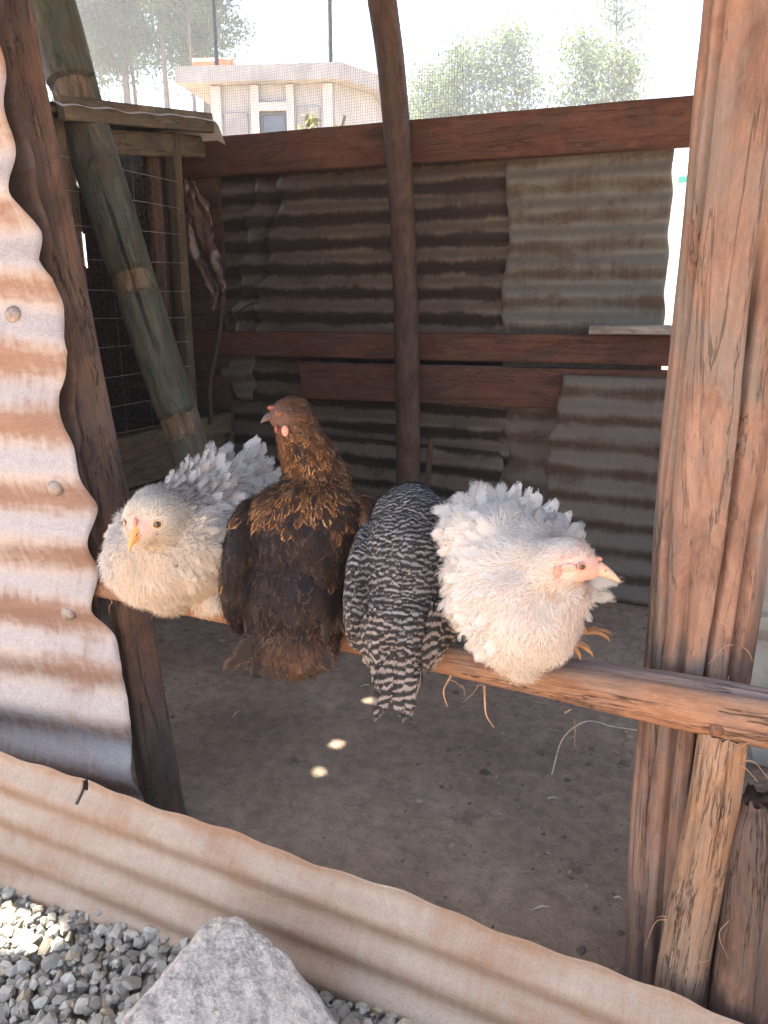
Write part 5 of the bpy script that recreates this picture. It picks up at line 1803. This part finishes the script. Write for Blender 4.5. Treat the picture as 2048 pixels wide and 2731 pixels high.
# ---------------------------------------------------------------- hen 2: dark brown, back to the yard, neck up
DK = [(0.024, 0.017, 0.015), (0.016, 0.013, 0.014), (0.032, 0.021, 0.016)]
BE = [(0.085, 0.052, 0.032), (0.055, 0.035, 0.024), (0.042, 0.028, 0.022)]
NK = [(0.03, 0.02, 0.016), (0.10, 0.048, 0.022), (0.045, 0.026, 0.017)]
GO = [(0.44, 0.21, 0.08), (0.36, 0.165, 0.06), (0.50, 0.27, 0.11)]
h2 = make_hen((-0.690, -0.005, 0.632), 'dark brown hen with a golden laced neck, head raised and turned aside')
b2 = hen_body(h2, [('e', (0.015, 0.0, 0.130), (0.112, 0.105, 0.130)),
                   ('e', (0.02, 0.0, 0.180), (0.112, 0.092, 0.075)),
                   ('e', (0.0, -0.055, 0.050), (0.095, 0.072, 0.100)),
                   ('e', (-0.092, -0.02, 0.105), (0.028, 0.075, 0.120), (0.08, 0.25, 1)),
                   ('e', (0.12, -0.02, 0.12), (0.030, 0.075, 0.115), (-0.08, 0.25, 1)),
                   ('c', [(0.025, 0.02, 0.19), (0.030, 0.03, 0.245), (0.012, 0.03, 0.300), (-0.002, 0.025, 0.345)], [0.080, 0.056, 0.044, 0.038], 12),
                   ('e', (-0.008, 0.018, 0.366), (0.038, 0.034, 0.034)),
                   ('e', (-0.028, 0.010, 0.366), (0.021, 0.019, 0.020)),
                   ('e', (-0.008, -0.095, -0.015), (0.078, 0.040, 0.055)),
                   ('e', (0.0, 0.0, 0.02), (0.09, 0.06, 0.06))], clump=0.0015, calm=(-0.02, 0.0, 0.364))
F2 = Field([
    hd(p=(-0.040, -0.008, 0.368), f=(0.8, 0, 0.3), L=0.003, W=0.003, c=(0.10, 0.045, 0.033), fuzz=0),
    hd(p=(-0.024, -0.020, 0.356), f=(0.8, 0, -0.4), L=0.006, W=0.004, c=(0.11, 0.055, 0.036), fuzz=0.2),
    hd(p=(-0.008, -0.005, 0.398), f=(1, 0.1, 0), L=0.011, W=0.007, lift=10, c=[(0.05, 0.03, 0.022), (0.12, 0.06, 0.03)], e=[(0.22, 0.10, 0.045)], skin=(0.06, 0.04, 0.03), fuzz=0.5),
    hd(p=(0.025, 0.000, 0.374), f=(0.5, 0, -1), L=0.014, W=0.008, lift=12, c=[(0.07, 0.036, 0.022), (0.04, 0.025, 0.018)], e=[(0.22, 0.10, 0.04)], skin=(0.10, 0.05, 0.03), fuzz=0.5),
    hd(p=(-0.022, -0.020, 0.329), f=(0.2, -0.1, -1), L=0.014, W=0.007, lift=12, c=[(0.05, 0.03, 0.02), (0.16, 0.08, 0.04)], e=GO, skin=(0.10, 0.05, 0.03), fuzz=0.7),
    hd(p=(0.000, -0.020, 0.304), f=(0.1, -0.15, -1), L=0.030, W=0.011, lift=9, c=NK, e=GO, skin=(0.12, 0.06, 0.03), fuzz=0.4),
    hd(p=(0.055, 0.010, 0.304), f=(0.25, -0.1, -1), L=0.028, W=0.011, lift=18, c=NK, e=GO, skin=(0.12, 0.06, 0.03), fuzz=0.6),
    hd(p=(0.020, -0.050, 0.254), f=(0.0, -0.3, -1), L=0.042, W=0.014, lift=8, c=NK, e=GO, skin=(0.10, 0.05, 0.03), fuzz=0.2),
    hd(p=(-0.050, -0.030, 0.245), f=(-0.5, -0.2, -1), L=0.040, W=0.014, lift=9, c=NK, e=GO + BE, skin=(0.08, 0.04, 0.03), fuzz=0.2),
    hd(p=(0.095, -0.030, 0.245), f=(0.5, -0.2, -1), L=0.040, W=0.014, lift=9, c=NK, e=GO + BE, skin=(0.08, 0.04, 0.03), fuzz=0.2),
    hd(p=(0.020, -0.090, 0.190), f=(0, -0.35, -1), L=0.042, W=0.026, lift=8, c=DK, e=BE, fuzz=0.1),
    hd(p=(-0.090, -0.070, 0.170), f=(-0.1, -0.25, -1), L=0.044, W=0.030, lift=8, c=DK, e=BE, fuzz=0.1),
    hd(p=(0.130, -0.060, 0.170), f=(0.1, -0.25, -1), L=0.044, W=0.030, lift=8, c=DK, e=BE, fuzz=0.1),
    hd(p=(0.000, -0.110, 0.080), f=(0, -0.3, -1), L=0.048, W=0.032, lift=8, c=DK, e=DK + BE, fuzz=0.1),
    hd(p=(-0.100, -0.080, 0.040), f=(0.1, -0.2, -1), L=0.050, W=0.030, lift=9, c=DK, e=BE, fuzz=0.2),
    hd(p=(0.110, -0.080, 0.050), f=(-0.2, -0.2, -1), L=0.050, W=0.030, lift=9, c=DK, e=BE, fuzz=0.2),
    hd(p=(0.000, -0.120, -0.040), f=(0, 0, -1), L=0.046, W=0.022, lift=14, c=[(0.075, 0.045, 0.032), (0.13, 0.08, 0.055)], e=BE, fuzz=0.8),
    hd(p=(0.050, -0.060, -0.040), f=(0.2, 0, -1), L=0.046, W=0.020, lift=14, c=[(0.15, 0.09, 0.06), (0.10, 0.06, 0.04)], e=[(0.22, 0.13, 0.08)], fuzz=0.9),
    hd(p=(0.020, 0.100, 0.120), f=(0, 0.2, -1), L=0.046, W=0.03, lift=10, c=DK, e=BE, fuzz=0.2)])
plumage(b2, F2, 16000, F_LACE, 401, h2, 0.40, 60000, 0.018, soft_n=0.75, vary=0.25, liftk=0.55, rnd=0.0015, fuzz_w=0.0008)
beak(h2, (-0.045, 0.004, 0.366), (-0.059, -0.008, 0.359), 0.0085, BEAK_D, 0.08)
blob('comb', (-0.041, 0.006, 0.3820), (0.008, 0.003, 0.004), DARKRED, h2, None, 14, 0.001, 8)
eye(h2, (-0.027, -0.011, 0.3750), (-0.25, -1, 0.15), 0.0046, DARKRED)
eye(h2, (-0.030, 0.030, 0.3750), (-0.25, 1, 0.15), 0.0048, REDSKIN)
blob('earlobe', (-0.016, -0.018, 0.3460), (0.006, 0.004, 0.010), PINKSKIN, h2, None, 14, 0.001, 9)
blob('wattle', (-0.032, -0.008, 0.3480), (0.004, 0.004, 0.007), DARKRED, h2, None, 14, 0.001, 10)
wing(h2, (-0.070, -0.050, 0.12), (-0.060, -0.124, -0.005), (-0.45, -1, 0.1), (0.070, 0.040), 6, DK, BE, F_LACE, 420, Wq=0.028)
wing(h2, (0.090, -0.050, 0.13), (0.076, -0.124, 0.000), (0.45, -1, 0.1), (-0.070, -0.040), 6, DK, BE, F_LACE, 440, Wq=0.028)
for k_ in range(7):
    t = (k_ - 3) / 3
    quill('tail_feather', (-0.01 + 0.03 * t, -0.115, 0.03), (-0.025 + 0.085 * t, -0.140, -0.062 + 0.012 * abs(t)), 0.036, DK[k_ % 3], BE[k_ % 3], F_LACE, h2, 460 + k_, up=(0, -1, 0.1), curl=0.05)
leg(h2, (-0.04, 0.0, 0.03), (-0.04, 0.0, -0.002), (0, 1, 0), 0.005)
leg(h2, (0.05, 0.0, 0.03), (0.05, 0.0, -0.002), (0, 1, 0), 0.005)

# ---------------------------------------------------------------- hen 3: barred, back to the yard, head bowed out of sight
BK = [(0.022, 0.021, 0.023), (0.030, 0.028, 0.029)]
BW = [(0.235, 0.232, 0.24), (0.19, 0.187, 0.195), (0.275, 0.27, 0.27)]
BB = [(0.22, 0.19, 0.168), (0.27, 0.235, 0.21)]
h3 = make_hen((-0.479, -0.012, 0.632), 'black and white barred hen seen from behind with its head bowed')
h3.scale = (0.86, 0.92, 0.89)
b3 = hen_body(h3, [('e', (-0.005, 0.01, 0.125), (0.088, 0.092, 0.135)),
                   ('e', (0.010, 0.055, 0.215), (0.076, 0.085, 0.072)),
                   ('e', (0.012, 0.12, 0.215), (0.055, 0.07, 0.055)),
                   ('c', [(0.012, 0.14, 0.21), (0.014, 0.19, 0.18), (0.015, 0.215, 0.135)], [0.05, 0.038, 0.029], 8),
                   ('e', (-0.082, -0.01, 0.11), (0.024, 0.07, 0.118), (0.10, 0.3, 1)),
                   ('e', (0.072, -0.01, 0.12), (0.024, 0.07, 0.118), (-0.10, 0.3, 1)),
                   ('e', (-0.012, -0.055, 0.055), (0.066, 0.058, 0.095), (0, 0.35, 1)),
                   ('e', (-0.016, -0.092, -0.015), (0.046, 0.030, 0.062), (0, 0.35, 1)),
                   ('e', (0.035, -0.02, 0.0), (0.050, 0.05, 0.05)), ('e', (-0.045, -0.02, 0.0), (0.04, 0.05, 0.05))])
F3 = Field([
    hd(p=(0.012, 0.02, 0.28), f=(0, -0.7, -0.3), L=0.030, W=0.018, lift=9, c=BK, e=BW, fuzz=0.3),
    hd(p=(0.012, 0.10, 0.27), f=(0, -1, 0.1), L=0.024, W=0.013, lift=12, c=BK, e=BB + BW, fuzz=0.5),
    hd(p=(0.06, 0.03, 0.25), f=(0.4, -0.6, -0.5), L=0.030, W=0.018, lift=9, c=BK, e=BW, fuzz=0.2),
    hd(p=(-0.05, 0.03, 0.25), f=(-0.4, -0.6, -0.5), L=0.030, W=0.018, lift=10, c=BK, e=BW, fuzz=0.2),
    hd(p=(0.0, -0.06, 0.20), f=(0, -0.4, -1), L=0.036, W=0.023, lift=7, c=BK, e=BW, fuzz=0.1),
    hd(p=(-0.08, -0.05, 0.15), f=(-0.05, -0.3, -1), L=0.038, W=0.025, lift=8, c=BK, e=BW, fuzz=0.1),
    hd(p=(0.08, -0.05, 0.16), f=(0.05, -0.3, -1), L=0.038, W=0.025, lift=8, c=BK, e=BW, fuzz=0.1),
    hd(p=(-0.01, -0.105, 0.10), f=(0, -0.3, -1), L=0.036, W=0.024, lift=8, c=BK, e=BW + BB, fuzz=0.1),
    hd(p=(-0.085, -0.06, 0.04), f=(0.25, -0.2, -1), L=0.042, W=0.024, lift=9, c=BK, e=BB, fuzz=0.2),
    hd(p=(0.075, -0.06, 0.05), f=(-0.2, -0.2, -1), L=0.042, W=0.026, lift=9, c=BK, e=BB, fuzz=0.2),
    hd(p=(-0.015, -0.12, 0.0), f=(0, -0.2, -1), L=0.038, W=0.024, lift=8, c=BK, e=BB, fuzz=0.3),
    hd(p=(0.05, -0.05, -0.03), f=(0.3, -0.1, -1), L=0.034, W=0.014, lift=16, c=[(0.36, 0.29, 0.24), (0.28, 0.23, 0.20)], e=[(0.42, 0.35, 0.29)], fuzz=1),
    hd(p=(-0.06, -0.05, -0.03), f=(-0.2, -0.1, -1), L=0.034, W=0.014, lift=16, c=[(0.36, 0.31, 0.27), (0.28, 0.23, 0.20)], e=[(0.42, 0.36, 0.31)], fuzz=1),
    hd(p=(0.0, 0.10, 0.12), f=(0, 0.2, -1), L=0.036, W=0.024, lift=9, c=BK, e=BW, fuzz=0.2),
    hd(p=(0.014, 0.23, 0.14), f=(0, 0, 1), L=0.010, W=0.006, lift=9, c=BK, e=BW, fuzz=0.2)])
plumage(b3, F3, 16000, F_BAR, 501, h3, 0.33, 5000, 0.016, soft_n=0.55, fuzz_w=0.0008)
beak(h3, (0.015, 0.232, 0.120), (0.015, 0.245, 0.098), 0.008, BEAK_O, 0.2)
blob('comb', (0.015, 0.235, 0.155), (0.003, 0.010, 0.008), REDSKIN, h3, None, 14, 0.001, 12)
for s_ in (-1, 1):
    eye(h3, (0.015 + s_ * 0.024, 0.226, 0.138), (s_, 0.3, 0.1), 0.0045, REDSKIN)
wing(h3, (-0.078, -0.075, 0.09), (-0.058, -0.115, -0.03), (-0.55, -1, 0.1), (0.05, 0.03), 5, BK, BB, F_BARQ, 520, Wq=0.026)
wing(h3, (0.070, -0.075, 0.10), (0.042, -0.115, -0.02), (0.55, -1, 0.1), (-0.06, -0.03), 6, BK, BB, F_BARQ, 540, Wq=0.028)
for k_ in range(6):
    t = (k_ - 2.5) / 2.5
    quill('tail_feather', (-0.016 + 0.018 * t, -0.118, 0.02), (-0.018 + 0.036 * t, -0.150, -0.098 + 0.012 * (k_ % 2)), 0.028, BK[k_ % 2], BB[k_ % 2], F_BARQ, h3, 560 + k_, up=(0, -1, 0.15), curl=0.06)
leg(h3, (-0.035, 0.0, 0.03), (-0.035, 0.004, -0.002), (0, 1, 0), 0.005)
leg(h3, (0.035, 0.0, 0.03), (0.035, 0.004, -0.002), (0, 1, 0), 0.005)

# ---------------------------------------------------------------- hen 4: white, puffed up, head in profile
h4 = make_hen((-0.272, -0.010, 0.655), 'white puffed-up hen in profile with a pink face and raised tail feathers')
h4.scale = (0.96, 0.96, 0.86)
b4 = hen_body(h4, [('e', (-0.018, 0.01, 0.118), (0.108, 0.108, 0.122)),
                   ('e', (-0.062, 0.045, 0.195), (0.070, 0.085, 0.072)),
                   ('e', (0.030, 0.04, 0.140), (0.080, 0.085, 0.075)),
                   ('e', (-0.008, -0.045, 0.078), (0.086, 0.070, 0.088)),
                   ('e', (0.020, -0.035, 0.125), (0.072, 0.062, 0.066)),
                   ('c', [(0.010, -0.02, 0.150), (0.022, -0.045, 0.172), (0.037, -0.060, 0.183)], [0.070, 0.054, 0.040], 8),
                   ('e', (0.046, -0.066, 0.193), (0.045, 0.036, 0.042)),
                   ('e', (0.080, -0.070, 0.182), (0.022, 0.020, 0.022)),
                   ('e', (-0.015, -0.05, 0.015), (0.042, 0.042, 0.040)), ('e', (0.020, 0.0, 0.035), (0.045, 0.05, 0.045))], clump=0.0085, calm=(0.05, -0.065, 0.187))
PW = [(0.66, 0.635, 0.595), (0.63, 0.60, 0.56), (0.60, 0.575, 0.535)]
PC = [(0.65, 0.585, 0.51), (0.62, 0.53, 0.45), (0.66, 0.62, 0.56)]
PT = [(0.46, 0.38, 0.32), (0.52, 0.43, 0.36)]
F4 = Field([
    hd(p=(0.082, -0.083, 0.180), f=(-1, 0, 0.2), L=0.003, W=0.004, c=(0.66, 0.36, 0.28), fuzz=0),
    hd(p=(0.062, -0.096, 0.181), f=(-1, 0, 0), L=0.004, W=0.004, c=(0.66, 0.42, 0.34), fuzz=0.05),
    hd(p=(0.047, -0.093, 0.185), f=(-1, 0, 0), L=0.005, W=0.004, c=(0.68, 0.50, 0.42), fuzz=0.1),
    hd(p=(0.067, -0.064, 0.207), f=(-1, 0, 0.2), L=0.009, W=0.005, lift=8, c=[(0.68, 0.58, 0.50)], fuzz=0.25),
    hd(p=(0.037, -0.064, 0.219), f=(-1, 0, 0), L=0.012, W=0.008, lift=12, c=[(0.66, 0.62, 0.57), (0.72, 0.66, 0.58)], fuzz=0.5),
    hd(p=(0.007, -0.088, 0.190), f=(-1, -0.1, -0.4), L=0.018, W=0.011, lift=14, c=PC, fuzz=0.6),
    hd(p=(0.047, -0.088, 0.155), f=(-0.5, 0, -0.8), L=0.012, W=0.008, lift=12, c=PC, fuzz=0.5),
    hd(p=(0.095, -0.03, 0.145), f=(-0.1, 0, -1), L=0.024, W=0.015, lift=16, c=PW, fuzz=0.55),
    hd(p=(0.03, -0.10, 0.14), f=(-0.3, -0.1, -0.9), L=0.030, W=0.020, lift=16, c=PC + PT, fuzz=0.55),
    hd(p=(0.02, -0.11, 0.07), f=(0, -0.1, -1), L=0.030, W=0.019, lift=16, c=PC, fuzz=0.62),
    hd(p=(-0.06, -0.10, 0.10), f=(-0.5, -0.1, -0.8), L=0.036, W=0.026, lift=15, c=PW + PC, fuzz=0.7),
    hd(p=(-0.11, -0.04, 0.13), f=(-0.6, 0.2, -0.6), L=0.036, W=0.030, lift=16, c=PW, fuzz=0.25),
    hd(p=(-0.07, -0.04, 0.22), f=(-0.8, 0.4, 0.1), L=0.036, W=0.030, lift=16, c=PW, fuzz=0.25),
    hd(p=(-0.06, 0.04, 0.265), f=(-0.3, 0.9, 0.1), L=0.036, W=0.032, lift=22, c=PW, fuzz=0.25),
    hd(p=(0.03, 0.03, 0.245), f=(-0.2, 0.9, 0.4), L=0.036, W=0.026, lift=26, c=PW + [(0.60, 0.585, 0.57)], fuzz=0.25),
    hd(p=(0.09, 0.05, 0.20), f=(0.5, 0.7, 0.4), L=0.036, W=0.026, lift=26, c=PW, fuzz=0.25),
    hd(p=(0.0, -0.05, -0.01), f=(0.1, 0, -1), L=0.036, W=0.016, lift=12, c=PC, fuzz=0.62),
    hd(p=(0.06, -0.02, 0.03), f=(0.4, 0, -1), L=0.030, W=0.016, lift=20, c=PC, fuzz=0.62),
    hd(p=(-0.06, -0.02, 0.02), f=(-0.4, 0, -0.8), L=0.034, W=0.022, lift=18, c=PW + PC, fuzz=0.5),
    hd(p=(0.0, 0.12, 0.12), f=(0, 0.5, -0.7), L=0.036, W=0.03, lift=18, c=PW, fuzz=0.22)])
plumage(b4, F4, 16000, F_PLAIN, 601, h4, 0.42, 160000, 0.024, soft_n=0.8, vary=0.05, liftk=0.55, rnd=0.0015, fuzz_w=0.0006, clear=(((0.062, -0.1015, 0.197), 0.018), ((0.027, -0.100, 0.187), 0.010), ((0.042, -0.102, 0.195), 0.011)))
plumage(b4, F4, 3600, F_RUFF, 603, h4, 0.60, soft_n=0.6, vary=0.05, liftk=1.4, curlp=1.7, grow=1.4, name='ruffle', drop=lambda P: (P[:, 2] < 0.05) | ((P[:, 1] < 0.0) & (P[:, 0] > -0.05)) | (np.linalg.norm(P - np.array([0.055, -0.07, 0.185]), axis=1) < 0.075))
beak(h4, (0.090, -0.072, 0.181), (0.130, -0.080, 0.160), 0.0155, BEAK_P, 0.05)
blob('comb', (0.088, -0.071, 0.198), (0.014, 0.004, 0.006), PINKSKIN, h4, None, 14, 0.001, 15)
eye(h4, (0.062, -0.1015, 0.197), (0.18, -1, 0.1), 0.0056, PINKSKIN)
eye(h4, (0.062, -0.0310, 0.197), (0.18, 1, 0.1), 0.0056, PINKSKIN)
blob('earlobe', (0.027, -0.1000, 0.187), (0.006, 0.003, 0.012), PINKSKIN, h4, None, 16, 0.0012, 16)
blob('face_skin', (0.042, -0.1020, 0.195), (0.012, 0.002, 0.008), PALEPINK, h4, None, 16, 0.0006, 17)
tips4 = [((-0.025, 0.09, 0.16), (-0.006, 0.130, 0.287), 0.035), ((-0.005, 0.09, 0.16), (0.026, 0.130, 0.274), 0.033), ((0.010, 0.09, 0.16), (0.044, 0.125, 0.270), 0.033), ((0.02, 0.08, 0.15), (0.072, 0.11, 0.250), 0.033),
         ((0.03, 0.07, 0.14), (0.092, 0.10, 0.234), 0.031), ((0.03, 0.07, 0.13), (0.112, 0.09, 0.208), 0.031), ((-0.02, 0.10, 0.16), (0.008, 0.15, 0.267), 0.035), ((0.01, 0.10, 0.15), (0.059, 0.14, 0.237), 0.035), ((-0.04, 0.10, 0.18), (-0.031, 0.13, 0.262), 0.035)]
for k_, (bp, tp, w_) in enumerate(tips4):
    quill('tail_feather', bp, tp, w_, PW[k_ % 3], (0.78, 0.74, 0.66), F_QUILL, h4, 620 + k_, up=(0.15, -1, 0.3))
for k_ in range(14):
    t = k_ / 13
    bp = (0.055 + 0.015 * math.sin(k_ * 2.1), 0.01 + 0.02 * math.cos(k_ * 1.7), 0.120 - 0.045 * t)
    tp = (0.176 - 0.075 * t + 0.012 * math.sin(k_ * 3.3), 0.03 + 0.015 * math.sin(k_), 0.098 - 0.052 * t + 0.010 * math.cos(k_ * 2.3))
    quill('wing_feather', bp, tp, 0.030, PW[k_ % 3], (0.64, 0.60, 0.53), F_RUFF, h4, 640 + k_, up=(0.1, -1, 0.3))
leg(h4, (0.035, 0.0, 0.060), (0.072, -0.005, 0.004), (0.7, -0.5, 0), 0.0062)
leg(h4, (0.060, 0.03, 0.065), (0.112, 0.022, 0.012), (0.95, 0.2, 0), 0.0062)

# ================================================================== hazy air added to imitate lens glare
GLARE_HAZE, nt, b = new_mat('glare_haze_air')
nt.nodes.remove(b)
pv = N(nt, 'ShaderNodeVolumePrincipled')
pv.inputs['Color'].default_value = (0.95, 0.97, 1.0, 1)
pv.inputs['Density'].default_value = 0.0055
pv.inputs['Anisotropy'].default_value = 0.35
L(nt, pv.outputs[0], nt.nodes['Material Output'].inputs['Volume'])
hx, z0, z1 = 261.0, -1.1, 19.0
hv = [(x, y, z) for z in (z0, z1) for x, y in ((-hx, -hx), (hx, -hx), (hx, hx), (-hx, hx))]
hz = mesh_obj('glare_haze', hv, [(3, 2, 1, 0), (4, 5, 6, 7), (0, 1, 5, 4), (1, 2, 6, 5), (2, 3, 7, 6), (3, 0, 4, 7)], GLARE_HAZE, smooth=False)
hz['kind'] = 'stuff'
hz['label'] = 'hazy air added over the whole yard to imitate lens glare'
hz['category'] = 'glare_haze'
cy.volume_bounces = 0
